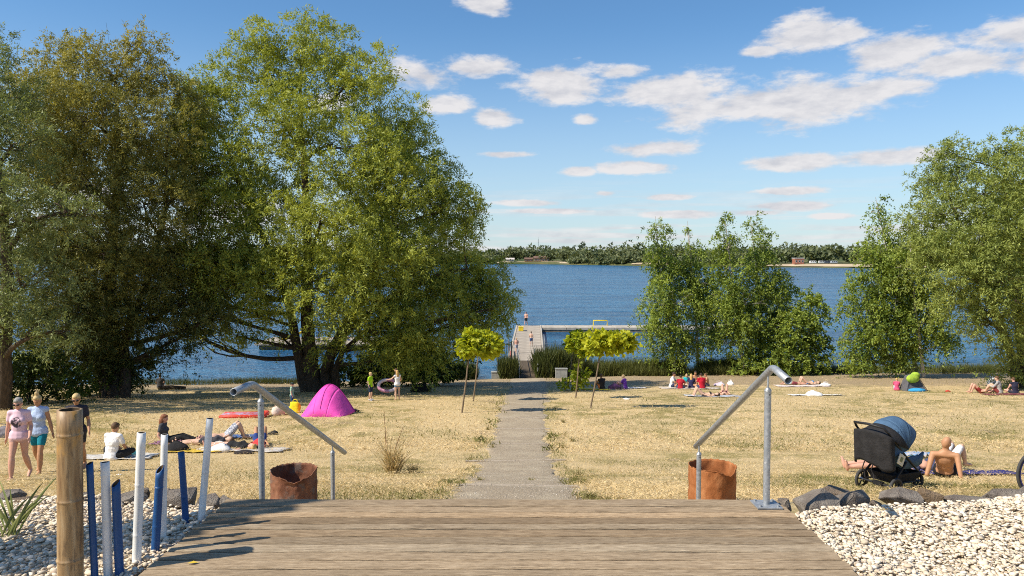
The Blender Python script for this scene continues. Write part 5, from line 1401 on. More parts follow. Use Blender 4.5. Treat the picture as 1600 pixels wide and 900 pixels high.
bag('yellow shopping bag beside the child near the tent', 461, 645, (.42, .2, .38), cloth('yellow', (.80, .66, .02)), 3, taper=.1)
bag('dark sandal pair tossed right of the pink tent', 556, 643, (.28, .2, .10), cloth('blackth', (.02, .02, .02)), 4, 'sandals', 'sandals', False)
# red inflatable mattress
REDV = pmat('red_vinyl', (.60, .055, .035), .35, .12, 4); c = G(383, 652)
am = empty('air_mattress', c, RAD(3), label='red air mattress lying on the grass left of the tent', cat='air mattress')
for i in range(5):
    m = MB(); m.tube([(-.85, -.28 + i * .14, .07), (-.8, -.28 + i * .14, .08), (.55, -.28 + i * .14, .08), (.6, -.28 + i * .14, .07)], [.03, .07, .07, .03], 10); m.build('air_tube', REDV if i in (0, 4) else pmat('printed_vinyl', (.55, .08, .06), .35, .1, 9, col2=(.35, .38, .55)), am)
m = MB(); m.tube([(.62, -.3, .09), (.72, -.3, .10), (.78, 0, .11), (.72, .3, .10), (.62, .3, .09)], .09, 10); m.build('pillow', REDV, am)

towel('white towel under the seated man in the white shirt', 180, 716, 1.9, .9, .1, cloth('grey_white', (.55, .53, .50)))
bag('teal towel heap beside the seated man in white', 204, 713, (.5, .35, .16), cloth('teal', (.02, .30, .34), (.03, .08, .10), 4), 5, 'towel_heap', 'towel', False)
bag('black backpack in front of the long haired woman', 276, 706, (.55, .35, .26), BLKF, 6, 'backpack', 'backpack')
towel('yellow towel under the sunbathers at the left', 305, 706, 1.5, .6, .05, cloth('mustard', (.58, .40, .05)))
towel('purple towel under the long haired seated woman', 290, 692, 1.8, .8, .05, cloth('plum', (.26, .12, .22)))
towel('white striped towel under the front sunbathers', 380, 704, 2.4, .9, -.12, cloth('offwhite', (.66, .62, .58), (.45, .42, .40), 3))
towel('blue towel behind the patterned shorts sunbather', 372, 684, 1.6, .8, .1, cloth('royal', (.04, .12, .34)))
bag('white tote bag with dark print among the sunbathers', 343, 706, (.6, .35, .2), cloth('tote', (.74, .71, .68), (.62, .60, .58), 2), 7)
bag('black shoes beside the sunbathers', 427, 679, (.32, .22, .12), BLKF, 8, 'shoes', 'shoes', False)
bag('dark sunglasses case and hats in front of the red towel', 382, 709, (.5, .25, .10), cloth('black2', (.03, .025, .025)), 9, 'belongings', 'belongings', False)

towel('navy towel under the reclining bare chested man', 1502, 741, 2.0, .75, -.15, cloth('navytowel', (.035, .035, .16)))
towel('patterned cloth hanging by the stroller handle', 1432, 715, .7, .5, .4, cloth('pattern', (.55, .45, .40), (.05, .25, .50), 14), 'patterned_cloth', 'cloth', crumple=.05)
towel('yellow towel under the couple right of the catalpas', 930, 609, 1.6, .9, 0, cloth('lemon', (.62, .50, .05)))
towel('pale towel beside the person in purple', 992, 607, 1.2, .7, 0, cloth('pale', (.66, .62, .60)))
bag('pink and black bag between the couple right of the catalpas', 961, 608, (.75, .4, .3), cloth('pinkblack', (.60, .18, .32), (.08, .05, .06), 5), 10)
towel('beige towel under the seated friends group', 1078, 607, 3.4, 1.4, 0, cloth('beige', (.52, .46, .40)))
towel('pale towel under the nearer two sunbathers on the right lawn', 1112, 620, 2.6, 1.0, 0, cloth('bluegrey', (.42, .45, .52)))
towel('white towel with a heap on it in the middle of the right lawn', 1274, 618, 2.6, .8, .05, cloth('white', (.78, .77, .75)))
bag('white crumpled clothes heap on the white towel', 1273, 619, (.75, .5, .26), cloth('white2', (.80, .79, .77)), 11, 'clothes_heap', 'clothes', False)
towel('pink edged towel under the sunbathing pair by the handrail', 1252, 604, 3.0, 1.1, 0, cloth('rose', (.68, .58, .55)))
bag('white bag right of the sunbathing pair', 1290, 603, (.6, .35, .18), cloth('white3', (.74, .72, .70)), 12)
bag('white plastic bag behind the friends group', 1141, 602, (.4, .3, .25), cloth('white4', (.78, .76, .74)), 13)
bag('purple and white bag right of the friends group', 1124, 603, (.65, .35, .22), cloth('lilac', (.35, .25, .40), (.75, .72, .70), 3), 14)
bag('white cooler box behind the people at the far right', 1549, 602, (.55, .4, .42), cloth('coolbox', (.72, .74, .78)), 15, taper=.08)
towel('dark towel under the pair at the far right', 1572, 617, 2.2, .9, 0, cloth('maroon', (.20, .06, .07)))
bag('tiny red thing on the grass left of the far right pair', 1481, 612, (.25, .2, .08), cloth('redth', (.5, .03, .03)), 16, 'belongings', 'belongings', False)
bag('small white litter on the lawn near the left women', 186, 742, (.1, .06, .02), cloth('white5', (.8, .8, .8)), 17, 'litter', 'litter', False)
bag('small white scrap on the right lawn near the shore', 979, 624, (.3, .15, .06), cloth('white6', (.8, .8, .8)), 18, 'litter', 'litter', False)
bag('dark heap of bags in the willow shade right of the girl', 657, 612, (1.1, .5, .4), BLKF, 19, 'bag_heap', 'bags')
bag('dark backpack at the left edge beside the walking women', 2, 683, (.6, .4, .3), cloth('dk', (.05, .03, .04), (.4, .38, .4), 3), 20, 'backpack', 'backpack')
# grey beach shelter with green child carrier
c = G(1424, 611); sh = empty('beach_shelter', c, 0, label='grey beach shelter with lime green cloth on the right lawn', cat='shelter')
GRY = cloth('shelter_grey', (.10, .10, .11)); LIM = cloth('lime', (.40, .55, .05), (.20, .33, .05), 6)
vs = [(-.45, -.3, 0), (.75, -.3, 0), (.75, .5, 0), (-.45, .5, 0), (-.15, -.1, .85), (.25, .1, 1.0), (-.2, .4, .8)]
m = MB(); m.add([Vector(q) for q in vs], [(0, 1, 5, 4), (1, 2, 5), (2, 3, 6, 5), (3, 0, 4, 6), (4, 5, 6), (0, 3, 2, 1)]); o = m.build('canopy', GRY, sh, bevel=.04)
m = MB(); m.ell((-.05, -.22, .72), (.36, .16, .24)); m.ell((.15, -.1, .9), (.25, .18, .16)); m.build('lime_cover', LIM, sh)
m = MB(); m.ell((.05, -.48, .12), (.48, .2, .12)); m.build('blue_sack', cloth('skyblue', (.04, .32, .62)), sh)
m = MB(); m.tube([(.25, .1, 1.02), (.85, -.1, .0)], .015, 6); m.build('guy_rope', BLK, sh)
# pink inflatable held by the girl
c = G(606, 618); infl = empty('inflatable_ring', c + Vector((0, 0, .35)), 0, label='pink and white inflatable held between the boy and the girl', cat='inflatable')
R0 = .42
for k, (a0, a1) in enumerate(((.2, 1.7), (1.7, 3.4), (3.4, 4.9), (4.9, 6.483))):
    m = MB(); m.tube([(math.cos(a0 + (a1 - a0) * i / 12) * R0 * 1.1, math.sin(a0 + (a1 - a0) * i / 12) * .16, .15 + math.sin(a0 + (a1 - a0) * i / 12) * R0 * .62) for i in range(13)], .085, 10); m.build('air_segment', pmat('pink_white_vinyl', (.75, .62, .66), .4, .1, 4) if k % 2 else pmat('pale_pink_vinyl', (.62, .30, .42), .4, .1, 4), infl)

# ------------------------------------------------------------------ dry weed clump, spiky plant
def stalks(name, label, px, py, n, h, spread, mat, seed, w=.014, y0=8.7, base=None, lean=(0, 0), cat='plant', tint=.7):
    c = base if base is not None else G(px, py, y0); rg_ = np.random.default_rng(seed); PV = []; PT = []
    for i in range(n):
        hh = h * rg_.uniform(.35, 1.1); d = np.array([rg_.normal() * spread + lean[0], rg_.normal() * spread + lean[1], 1.0]); P_ = []; p_ = np.array([rg_.normal() * h * .09, rg_.normal() * h * .09, -.03])
        ns_ = 5
        for k in range(ns_):
            v, ti = leaf_arrays(p_[None], d[None], hh / ns_ * 1.15, w * (1 - .12 * k), rg_, np.full(1, np.clip(tint + rg_.normal() * .2, 0, 1))); PV.append(v); PT.append(ti)
            p_ = p_ + d / np.linalg.norm(d) * hh / ns_; d = d + np.array([d[0] * .12, d[1] * .12, -.08])
    V = np.concatenate(PV); o = mesh_obj(name, np_mesh(name, V, quads(len(V)), False, np.concatenate(PT)), mat, None, c); tag(o, label, cat); return o
stalks('dry_weed', 'tall dry weed clump on the lawn left of the path', 615, 740, 420, .7, .24, LAWN, 91, .018, tint=.5)
r_ = empty('dead_stem', G(605, 735), label='bare brown dead stems sticking out of the dry weed clump', cat='stem')
for k, (dx, h) in enumerate(((-.06, 1.3), (.0, .9), (.35, .95), (.1, .7))):
    m = MB(); m.tube([(.02 * k, 0, -.05), (dx * .5, .02, h * .5), (dx, 0, h)], [.012, .009, .004], 6); m.build('stem', pmat('dead_stem', (.22, .11, .05), .9, .3, 12), r_)
stalks('dry_weed', 'low brown grass mound right of the tall dry weed', 645, 738, 120, .28, .4, LAWN, 92, .016, tint=.4)
for i, (px, py, h) in enumerate([(880, 700, .22), (880, 660, .2), (762, 672, .2), (735, 720, .18), (905, 745, .2), (868, 640, .2), (925, 780, .16), (750, 752, .14), (830, 752, .12), (780, 640, .2), (770, 700, .16), (895, 690, .2)]):
    stalks('grass_tuft', ['green grass tuft on the right verge beside the third kerb', 'green grass tuft on the right verge halfway down the path', 'grass tuft on the left verge halfway down the path', 'grass tuft on the left verge beside the wide kerb', 'pale grass tuft on the right verge near the deck', 'grass tuft on the right verge by the catalpa shade', 'lowest right grass tuft close to the deck edge', 'small tuft on the left verge near the deck', 'small weed growing in the middle of the path', 'grass tuft on the left verge by the catalpa pair', 'small grass tuft left of the path by the third kerb', 'green tuft away from the path edge on the right'][i], px, py, 90, h, .45, LAWN, 100 + i, .012, cat='grass', tint=.16)
# spiky plant at the left edge
q = at(14, 846, 4.5); q.z = -.06
sk = empty('spiky_plant', q, label='spiky green plant with long narrow leaves at the left picture edge', cat='plant'); rr = random.Random(3)
LEAF_P = pmat('spiky_leaf', (.10, .14, .03), .5, .3, 6, col2=(.34, .32, .10))
for i in range(15):
    a = rr.uniform(-1.2, 1.6); ln = rr.uniform(.2, .42); d = Vector((math.sin(a) * .62, rr.uniform(-.35, .35), 1.0)).normalized(); s = d.cross(Vector((0, 1, .2))).normalized()
    vs = []; n = 7; p_ = Vector((rr.uniform(-.04, .04), rr.uniform(-.04, .04), 0))
    for k in range(n + 1):
        w_ = .008 * math.sin(math.pi * (.12 + .88 * k / n)) + .0008; f = s.cross(d) * w_ * .4
        vs += [p_ - s * w_ + f, p_, p_ + s * w_ + f]; p_ = p_ + d * ln / n; d = (d + Vector((d.x * .06, d.y * .06, -.05))).normalized()
    m = MB(); m.add(vs, [(3 * k + j, 3 * k + j + 1, 3 * k + j + 4, 3 * k + j + 3) for k in range(n) for j in (0, 1)], True); m.build('leaf', LEAF_P, sk)
# a yellow leaf on the deck, small stones
q = at(302, 896, 3.93); m = MB(); m.add([(-.03, 0, .003), (-.005, -.014, .008), (.028, -.002, .004), (.0, .014, .009), (.042, .002, .006)], [(0, 1, 2, 3)]); o = m.build('fallen_leaf', pmat('yellow_leaf', (.62, .45, .04), .6, .2, 20), None, (q.x, q.y, .003), (0, 0, .2)); tag(o, 'small yellow fallen leaf on the deck boards', 'leaf')
# logs and stones at the shaded left shore
c = G(270, 609); m = MB(); m.tube([(-.8, 0, .1), (-.2, .1, .12), (.7, .05, .1)], [.13, .12, .09], 10); o = m.build('driftwood_log', BARK, None, c); tag(o, 'dark log lying on the shaded left shore', 'log')
# ------------------------------------------------------------------ people
REMESH = []
SKIN = {k: pmat('skin_' + k, c, .55, .07, 7, spec=.35) for k, c in dict(fair=(.62, .39, .28), tan=(.46, .24, .13), rosy=(.60, .33, .24), brown=(.36, .18, .09)).items()}
HAIR = {k: pmat('hair_' + k, c, .6, .3, 30, .4, stretch=(1, 1, .2)) for k, c in dict(blond=(.52, .38, .18), grey=(.30, .28, .25), dark=(.035, .022, .015), red=(.22, .085, .04), brown=(.11, .06, .03), gold=(.50, .32, .12)).items()}
V3 = lambda *a: Vector(a)
def mir(x, y, z): return [V3(-x, y, z), V3(x, y, z)]          # left, right
def POSE(kind):
    J = {}
    if kind in ('stand', 'walk'):
        J = dict(pel=V3(0, 0, .93), chest=V3(0, .0, 1.23), neck=V3(0, -.015, 1.42), head=V3(0, .02, 1.575), sh=mir(.175, -.01, 1.375), el=mir(.235, -.03, 1.11), wr=mir(.255, .05, .87),
                 hip=mir(.088, 0, .90), kn=mir(.10, .02, .49), an=mir(.10, -.02, .085), toe=mir(.125, .14, .03), hf=V3(0, 1, -.1))
        if kind == 'walk':
            J['kn'] = [V3(-.09, -.02, .49), V3(.09, .15, .50)]; J['an'] = [V3(-.09, -.25, .14), V3(.09, .20, .085)]; J['toe'] = [V3(-.10, -.12, .03), V3(.11, .36, .04)]
            J['wr'] = [V3(-.26, .17, .90), V3(.26, -.05, .87)]; J['hf'] = V3(0, 1, -.35)
    elif kind == 'sit_up':
        J = dict(pel=V3(0, 0, .11), chest=V3(0, .05, .41), neck=V3(0, .09, .59), head=V3(0, .14, .735), sh=mir(.175, .07, .55), el=mir(.24, .22, .33), wr=mir(.14, .42, .36), hip=mir(.09, .03, .10), kn=mir(.14, .40, .42), an=mir(.11, .60, .08), toe=mir(.13, .77, .03), hf=V3(0, 1, -.2))
    elif kind == 'sit_cross':
        J = dict(pel=V3(0, 0, .11), chest=V3(0, .05, .41), neck=V3(0, .10, .59), head=V3(0, .15, .73), sh=mir(.18, .08, .55), el=mir(.25, .14, .30), wr=mir(.17, .34, .20), hip=mir(.10, .03, .10), kn=mir(.36, .26, .19), an=[V3(.06, .36, .07), V3(-.06, .44, .07)], toe=[V3(.2, .38, .05), V3(-.2, .42, .05)], hf=V3(0, 1, -.4))
    elif kind == 'sit_long':
        J = dict(pel=V3(0, 0, .11), chest=V3(0, -.05, .41), neck=V3(0, -.06, .59), head=V3(0, -.01, .735), sh=mir(.175, -.05, .55), el=mir(.27, -.10, .30), wr=mir(.26, .08, .08), hip=mir(.09, .03, .10), kn=mir(.11, .46, .22), an=mir(.11, .86, .08), toe=mir(.14, .93, .2), hf=V3(0, 1, -.25))
    elif kind == 'lie_up':
        J = dict(pel=V3(0, 0, .10), chest=V3(0, -.31, .12), neck=V3(0, -.50, .11), head=V3(0, -.655, .12), sh=mir(.175, -.45, .10), el=mir(.29, -.25, .07), wr=mir(.20, -.03, .15), hip=mir(.09, .03, .10), kn=mir(.12, .36, .46), an=mir(.11, .50, .08), toe=mir(.13, .66, .03), hf=V3(0, .1, 1))
    elif kind == 'lie_flat':
        J = dict(pel=V3(0, 0, .10), chest=V3(0, -.31, .12), neck=V3(0, -.50, .11), head=V3(0, -.655, .12), sh=mir(.175, -.45, .10), el=mir(.30, -.30, .07), wr=mir(.30, -.05, .05), hip=mir(.09, .03, .10), kn=mir(.11, .45, .10), an=mir(.11, .86, .06), toe=mir(.15, .9, .2), hf=V3(0, .1, 1))
    elif kind == 'prone':
        J = dict(pel=V3(0, 0, .10), chest=V3(0, -.29, .19), neck=V3(0, -.45, .30), head=V3(0, -.53, .43), sh=[V3(.175, -.41, .26), V3(-.175, -.41, .26)], el=[V3(.21, -.50, .05), V3(-.21, -.50, .05)], wr=[V3(.08, -.70, .05), V3(-.08, -.70, .05)], hip=[V3(.09, .03, .10), V3(-.09, .03, .10)], kn=[V3(.1, .45, .08), V3(-.1, .45, .08)], an=[V3(.1, .85, .08), V3(-.1, .85, .08)], toe=[V3(.1, .98, .03), V3(-.1, .98, .03)], hf=V3(0, -1, .0))
    elif kind == 'recline':   # leaning back to the left on one elbow, legs out
        J = dict(pel=V3(0, 0, .12), chest=V3(0, -.17, .37), neck=V3(.01, -.28, .54), head=V3(.02, -.27, .69), sh=[V3(-.19, -.29, .47), V3(.19, -.27, .48)], el=[V3(-.27, -.42, .12), V3(.25, -.40, .14)], wr=[V3(-.26, -.16, .05), V3(.27, -.14, .05)], hip=mir(.09, .03, .11), kn=[V3(-.12, .46, .12), V3(.12, .40, .34)], an=[V3(-.10, .88, .07), V3(.12, .70, .08)], toe=[V3(-.14, .95, .18), V3(.13, .87, .04)], hf=V3(.4, 1, .1))
    return J
def _lim(m, a, b, r0, r1, bulge=0.0):
    a, b = Vector(a), Vector(b); n = 6
    m.tube([a.lerp(b, i / n) for i in range(n + 1)], [r0 + (r1 - r0) * i / n + bulge * math.sin(math.pi * (i / n) ** .7) for i in range(n + 1)], 10)
    m.ell(a, (r0, r0, r0), None, 10, 6); m.ell(b, (r1, r1, r1), None, 10, 6)
def torso_frame(J):
    up = (J['neck'] - J['pel']).normalized(); rt = (J['sh'][1] - J['sh'][0]).normalized(); fw = up.cross(rt).normalized(); rt = fw.cross(up)
    return rt, fw, up, Matrix((rt, fw, up)).transposed()
def torso(m, J, g=0.0, fem=False, top=True, hips=True, bust=True):
    rt, fw, up, R = torso_frame(J); pel, ch = J['pel'], J['chest']; k = 1.0
    if hips: m.ell(pel, (.165 + g + (.015 if fem else 0), .118 + g, .125 + g), R)
    m.ell(pel.lerp(ch, .5), ((.128 if fem else .145) + g, .10 + g, .18 + g), R)
    if top:
        m.ell(ch, ((.15 if fem else .168) + g, .112 + g, .17 + g), R)
        m.ell(J['neck'].lerp(ch, .25) , (.12 + g, .075 + g, .08 + g), R)
        _lim(m, J['sh'][0], J['sh'][1], .052 + g, .052 + g)
        if fem and bust:
            for s in (-1, 1): m.ell(ch + rt * s * .075 + fw * .075 - up * .01, (.06 + g, .055 + g, .06 + g), R)
def person(label, kind, loc, rz, h=1.7, skin='fair', top=None, bottom=None, hair=('short', 'brown'), fem=False, vox=.02, fingers=False, sleeve=.55, leg=.5, edit=None, shades=False, shoes=None, hat=None, group=None, cat='person'):
    J = POSE(kind)
    if fem and kind in ('stand', 'walk', 'sit_up', 'sit_cross', 'sit_long'): J['sh'] = [Vector((q.x * .9, q.y, q.z)) for q in J['sh']]; J['el'] = [Vector((q.x * .92, q.y, q.z)) for q in J['el']]
    if edit: edit(J)
    S = h / 1.7
    root = empty('person', loc, rz, label=label, cat=cat, group=group); root.scale = (S, S, S)
    rt, fw, up, R = torso_frame(J)
    hf = J['hf'].normalized(); hup = (up if abs(hf.dot(up)) < .8 else V3(0, -1, 0) if kind.startswith('lie') else V3(0, 0, 1)); hr = hf.cross(hup).normalized(); hup = hr.cross(hf).normalized(); HR = Matrix((hr, hf, hup)).transposed(); hd = J['head']
    # body: one continuous surface
    m = MB(); torso(m, J, 0, fem)
    _lim(m, J['neck'] - up * .03, hd - hup * .05, .056 if not fem else .048, .05 if not fem else .045)
    m.ell(hd, (.074, .094, .112), HR, 16, 12); m.ell(hd + hf * .025 - hup * .06, (.052, .066, .058), HR)
    m.ell(hd + hf * .098 - hup * .018, (.015, .022, .026), HR); m.ell(hd + hf * .085 + hup * .02, (.05, .018, .014), HR); m.ell(hd + hf * .088 - hup * .062, (.026, .012, .010), HR)
    for s in (-1, 1): m.ell(hd + hr * s * .076 - hf * .01 - hup * .01, (.012, .024, .034), HR)
    for i in (0, 1):
        _lim(m, J['sh'][i], J['el'][i], .050 if not fem else .044, .036, .004); _lim(m, J['el'][i], J['wr'][i], .037, .026, .007)
        d = (J['wr'][i] - J['el'][i]).normalized(); side = d.cross(fw if abs(d.dot(fw)) < .9 else up).normalized(); nrm = side.cross(d)
        HM = Matrix((side, nrm, d)).transposed(); m.ell(J['wr'][i] + d * .045, (.022 if fingers else .036, .036 if fingers else .02, .055), HM)
        if fingers:
            for f in range(4):
                b0 = J['wr'][i] + d * .085 + nrm * (.030 - .019 * f); ln = (.068, .078, .072, .056)[f]; c1 = b0 + d * ln * .55 + side * .006 * (1 if i else -1) * (fw.dot(side) or 1); c2 = c1 + d * ln * .4 + fw * .018
                m.tube([b0 - d * .03, b0, c1, c2], [.0105, .0105, .010, .008], 7)
            t0 = J['wr'][i] + d * .03 + nrm * .028; m.tube([t0, t0 + d * .035 + nrm * .03, t0 + d * .07 + nrm * .034], [.013, .012, .009], 7)
        else:
            t0 = J['wr'][i] + d * .03; m.tube([t0, t0 + d * .05 + side * .05], [.014, .011], 6)
            for f in range(4): b0 = J['wr'][i] + d * .08 + side * (.024 - .016 * f); m.tube([b0, b0 + d * (.05, .065, .06, .045)[f] + fw * .012], [.011, .009], 6)
        _lim(m, J['hip'][i], J['kn'][i], .088, .055, .004); _lim(m, J['kn'][i], J['an'][i], .053, .034, .016)
        a, t_ = J['an'][i], J['toe'][i]; fd = (t_ - a).normalized()
        m.tube([a - fd * .05 + V3(0, 0, -.03), a + V3(0, 0, -.02), a.lerp(t_, .6) + V3(0, 0, -.005), t_], [.03, .042, .038, .026], 10); m.ell(t_, (.034, .034, .02)); m.ell(a - fd * .045 - V3(0, 0, .03), (.03, .03, .03))
    o = m.build('body', SKIN[skin], root); REMESH.append((o, vox * (1.28 if vox < .014 else 1.5), 2))
    # clothes
    if top:
        mat, style = top if isinstance(top, tuple) else (top, 'tee'); m = MB()
        if style == 'bikini':
            m.tube([J['chest'] + (rt * math.cos(a) * .158 + fw * math.sin(a) * .12) for a in [2 * math.pi * k / 20 for k in range(21)]], .024, 8, caps=False)
            for s in (-1, 1): m.ell(J['chest'] + rt * s * .075 + fw * .085 - up * .01, (.066, .062, .066), R)
            nm = 'bikini_top'
        else:
            torso(m, J, .016, fem); m.ell(J['pel'] - up * .05, (.19 + (.015 if fem else 0), .145, .10), R)
            if style == 'tee':
                for i in (0, 1): e = J['sh'][i].lerp(J['el'][i], sleeve); _lim(m, J['sh'][i], e, .060, .058 if sleeve < .8 else .05)
                if sleeve > .9:
                    for i in (0, 1): _lim(m, J['el'][i], J['el'][i].lerp(J['wr'][i], .95), .05, .038)
            nm = 'shirt' if style == 'tee' else 'tank_top'
        o = m.build(nm, mat, root); REMESH.append((o, vox * (1.28 if vox < .014 else 1.5), 2))
    if bottom:
        mat, style = bottom if isinstance(bottom, tuple) else (bottom, 'shorts'); m = MB()
        m.ell(J['pel'] - up * .02, (.172 + (.016 if fem else 0), .125, .115), R)
        lf = dict(shorts=leg, trousers=1.0, briefs=.12)[style]
        for i in (0, 1):
            e = J['hip'][i].lerp(J['kn'][i], lf); _lim(m, J['hip'][i], e, .106 if style != 'briefs' else .096, .10 - .03 * lf)
            if style == 'trousers': _lim(m, J['kn'][i], J['kn'][i].lerp(J['an'][i], .93), .070, .052)
        o = m.build('trousers' if style == 'trousers' else style, mat, root); REMESH.append((o, vox * (1.28 if vox < .014 else 1.5), 2))
    if shoes:
        for i in (0, 1):
            m = MB(); a, t_ = J['an'][i], J['toe'][i]; fd = (t_ - a).normalized(); m.tube([a - fd * .07 + V3(0, 0, -.035), a + V3(0, 0, -.025), a.lerp(t_, .6) - V3(0, 0, .01), t_ + fd * .02], [.038, .052, .047, .03], 10); m.build('shoe', shoes, root)
    if hair:
        st_, col = hair; hm = HAIR[col]; m = MB()
        if st_ != 'bald':
            m.ell(hd + hup * .028 - hf * .022, (.083, .094, .100), HR, 16, 10); m.ell(hd + hup * .075 + hf * .02, (.066, .072, .045), HR)
        if st_ == 'long':
            bk = hd - hf * .07 - hup * .08; m.ell(bk, (.088, .055, .13), HR); m.ell(bk - up * .13 - fw * .02, (.085, .04, .14), R)
            for s in (-1, 1): m.ell(hd + hr * s * .072 - hf * .03 - hup * .09, (.022, .045, .12), HR)
        if st_ == 'bun': m.ell(hd + hup * .15 - hf * .03, (.048, .048, .055), HR); m.ell(hd + hup * .10 - hf * .03, (.05, .05, .05), HR)
        if st_ != 'bald':
            o = m.build('hair', hm, root); REMESH.append((o, vox * 1.3, 1))
    if hat:
        m = MB(); m.ell(hd + hup * .05, (.092, .108, .09), HR); m.ell(hd + hup * .055 + hf * .10, (.07, .075, .012), HR); m.build('cap', hat, root)
    if shades:
        m = MB(); g = hd + hup * .012 + hf * .094
        for s in (-1, 1): m.ell(g + hr * s * .034, (.030, .014, .021), HR)
        m.tube([g - hr * .03, g + hr * .03], .005, 6)
        for s in (-1, 1): m.tube([g + hr * s * .062, hd + hup * .012 + hr * s * .08 - hf * .02], .004, 6)
        m.build('sunglasses', BLK, root)
    elif fingers:
        for s in (-1, 1):
            m = MB(); m.ell(hd + hup * .008 + hf * .088 + hr * s * .033, (.012, .008, .008), HR); m.build('eye', pmat('eye_dark', (.05, .035, .025), .3), root)
    return root
def face(dx, dy): return math.atan2(-dx, dy)     # turn so that local +y looks along (dx, dy)
C = cloth
def stand_h(px, py, hpx): g = G(px, py); return g, hpx * g.y / FPX * 1.03
TEEP = bpy.data.materials.new('pink_printed_tee'); TEEP.use_nodes = True; t = TEEP.node_tree; b = t.nodes['Principled BSDF']; b.inputs['Roughness'].default_value = .9
tc = nn(t, 'ShaderNodeTexCoord'); ml = nn(t, 'ShaderNodeVectorMath', operation='SUBTRACT'); t.links.new(tc.outputs['Object'], ml.inputs[0]); ml.inputs[1].default_value = (.0, .16, 1.20)
m2 = nn(t, 'ShaderNodeVectorMath', operation='MULTIPLY'); t.links.new(ml.outputs[0], m2.inputs[0]); m2.inputs[1].default_value = (9.5, 5, 8.0)
ln = nn(t, 'ShaderNodeVectorMath', operation='LENGTH'); t.links.new(m2.outputs[0], ln.inputs[0])
nz_ = tnoise(t, tc.outputs['Object'], 22, 4, .6)
mk = math_n(t, 'MULTIPLY', mrange(t, ln.outputs['Value'], 1.05, .8), mrange(t, nz_, .40, .52))
t.links.new(mixc(t, mk, (.72, .50, .58), (.07, .06, .075)), b.inputs['Base Color'])

# three women walking up from the left
g, h = stand_h(32, 749, 127)
person('grey haired woman in printed pink T-shirt walking at the left edge', 'walk', g, face(.18, -1), h, 'rosy', TEEP, (C('pinkshort', (.58, .36, .32)), 'shorts'), ('short', 'grey'), True, .0125, True, leg=.22, shades=True)
g, h = stand_h(62, 739, 121)
def e2(J): J['wr'] = [V3(-.27, -.02, .88), V3(.27, .10, .89)]; J['kn'] = [V3(-.09, .15, .50), V3(.09, -.02, .49)]; J['an'] = [V3(-.09, .20, .085), V3(.09, -.25, .14)]; J['toe'] = [V3(-.11, .36, .04), V3(.10, -.12, .03)]
person('blond woman with topknot, light blue top and teal shorts walking', 'walk', g, face(.12, -1), h, 'tan', (C('paleblue', (.42, .52, .72)), 'tank'), (C('tealshort', (.01, .20, .27)), 'shorts'), ('bun', 'blond'), True, .0125, True, leg=.6, edit=e2)
g, h = stand_h(122, 737, 121)
person('blond person in dark clothes half hidden behind the thick bamboo post', 'walk', g, face(.35, -1), h, 'tan', C('darkdress', (.03, .03, .045)), (C('darkshort', (.035, .033, .04)), 'shorts'), ('short', 'blond'), True, .0125, True, leg=.55, shades=True)
# seated man with white tee
g = G(174, 719); person('man in white T-shirt sitting with his back to the camera', 'sit_cross', g, face(.25, 1), 1.80, 'tan', C('whitetee', (.80, .80, .80)), (C('blacktr', (.02, .02, .022)), 'trousers'), ('short', 'brown'), False, .013, True, sleeve=.6)
# group by the poles
g = G(258, 694); person('seated woman with long auburn hair in dark grey shirt', 'sit_long', g, face(1, .1), 1.72, 'rosy', C('charcoal', (.06, .065, .075)), (C('blackleg', (.02, .02, .02)), 'trousers'), ('long', 'red'), True, .015, True)
g = G(318, 693); person('dark haired sunbather lying with bare legs toward the seated woman', 'lie_flat', g + Vector((.15, -.15, 0)), face(-1, -.15), 1.65, 'fair', C('darktop', (.05, .05, .06)), (C('darkshort2', (.04, .04, .05)), 'shorts'), ('long', 'brown'), True, .018, leg=.3)
PAT = pmat('patterned_trunks', (.72, .72, .74), .8, .1, 34, col2=(.03, .05, .12), detail=2)
g = G(352, 688); person('sunbather with raised knees in blue and white patterned shorts', 'lie_up', g, face(.6, .35), 1.78, 'fair', None, (PAT, 'shorts'), ('short', 'dark'), False, .018, leg=.8)
g = G(364, 702); person('blond woman in black swimwear lying in front with her head to the right', 'lie_flat', g, face(-1, .35), 1.65, 'rosy', (C('blackswim', (.02, .02, .022)), 'tank'), (C('blackswim', (.02, .02, .022)), 'briefs'), ('long', 'gold'), True, .018)
g = G(405, 698); person('red clad sunbather lying with one knee up next to the handrail', 'lie_up', g, face(-.2, 1), 1.7, 'tan', (C('redtop', (.55, .05, .05)), 'tank'), (C('bluetr', (.03, .06, .22)), 'shorts'), ('short', 'dark'), False, .018)
# tent side
g = G(453, 643); STR = pmat('striped_green_tee', (.03, .20, .12), .9, .1, 1, col2=(.03, .2, .12))
t = STR.node_tree; tcs = nn(t, 'ShaderNodeTexCoord'); wv = nn(t, 'ShaderNodeTexWave'); wv.bands_direction = 'Z'; wv.inputs['Scale'].default_value = 5; t.links.new(tcs.outputs['Object'], wv.inputs['Vector'])
t.links.new(ramp(t, wv.outputs['Fac'], [(.45, (.02, .17, .10)), (.55, (.45, .62, .50))]), t.nodes['Principled BSDF'].inputs['Base Color'])
person('child in green striped shirt and dark cap beside the pink tent', 'stand', g + Vector((0, .3, 0)), face(1, .2), 1.08, 'fair', STR, (C('bluesh', (.03, .08, .20)), 'shorts'), ('short', 'dark'), False, .015, hat=C('capgreen', (.03, .05, .04)), leg=.8)
g, h = stand_h(579, 626, 44); person('boy in neon yellow shirt and navy shorts standing by the willow', 'stand', g, face(.9, -.3), h, 'fair', C('neon', (.42, .72, .02)), (C('navysh', (.02, .035, .08)), 'shorts'), ('short', 'blond'), False, .018, leg=.85, shoes=C('greyshoe', (.4, .4, .42)))
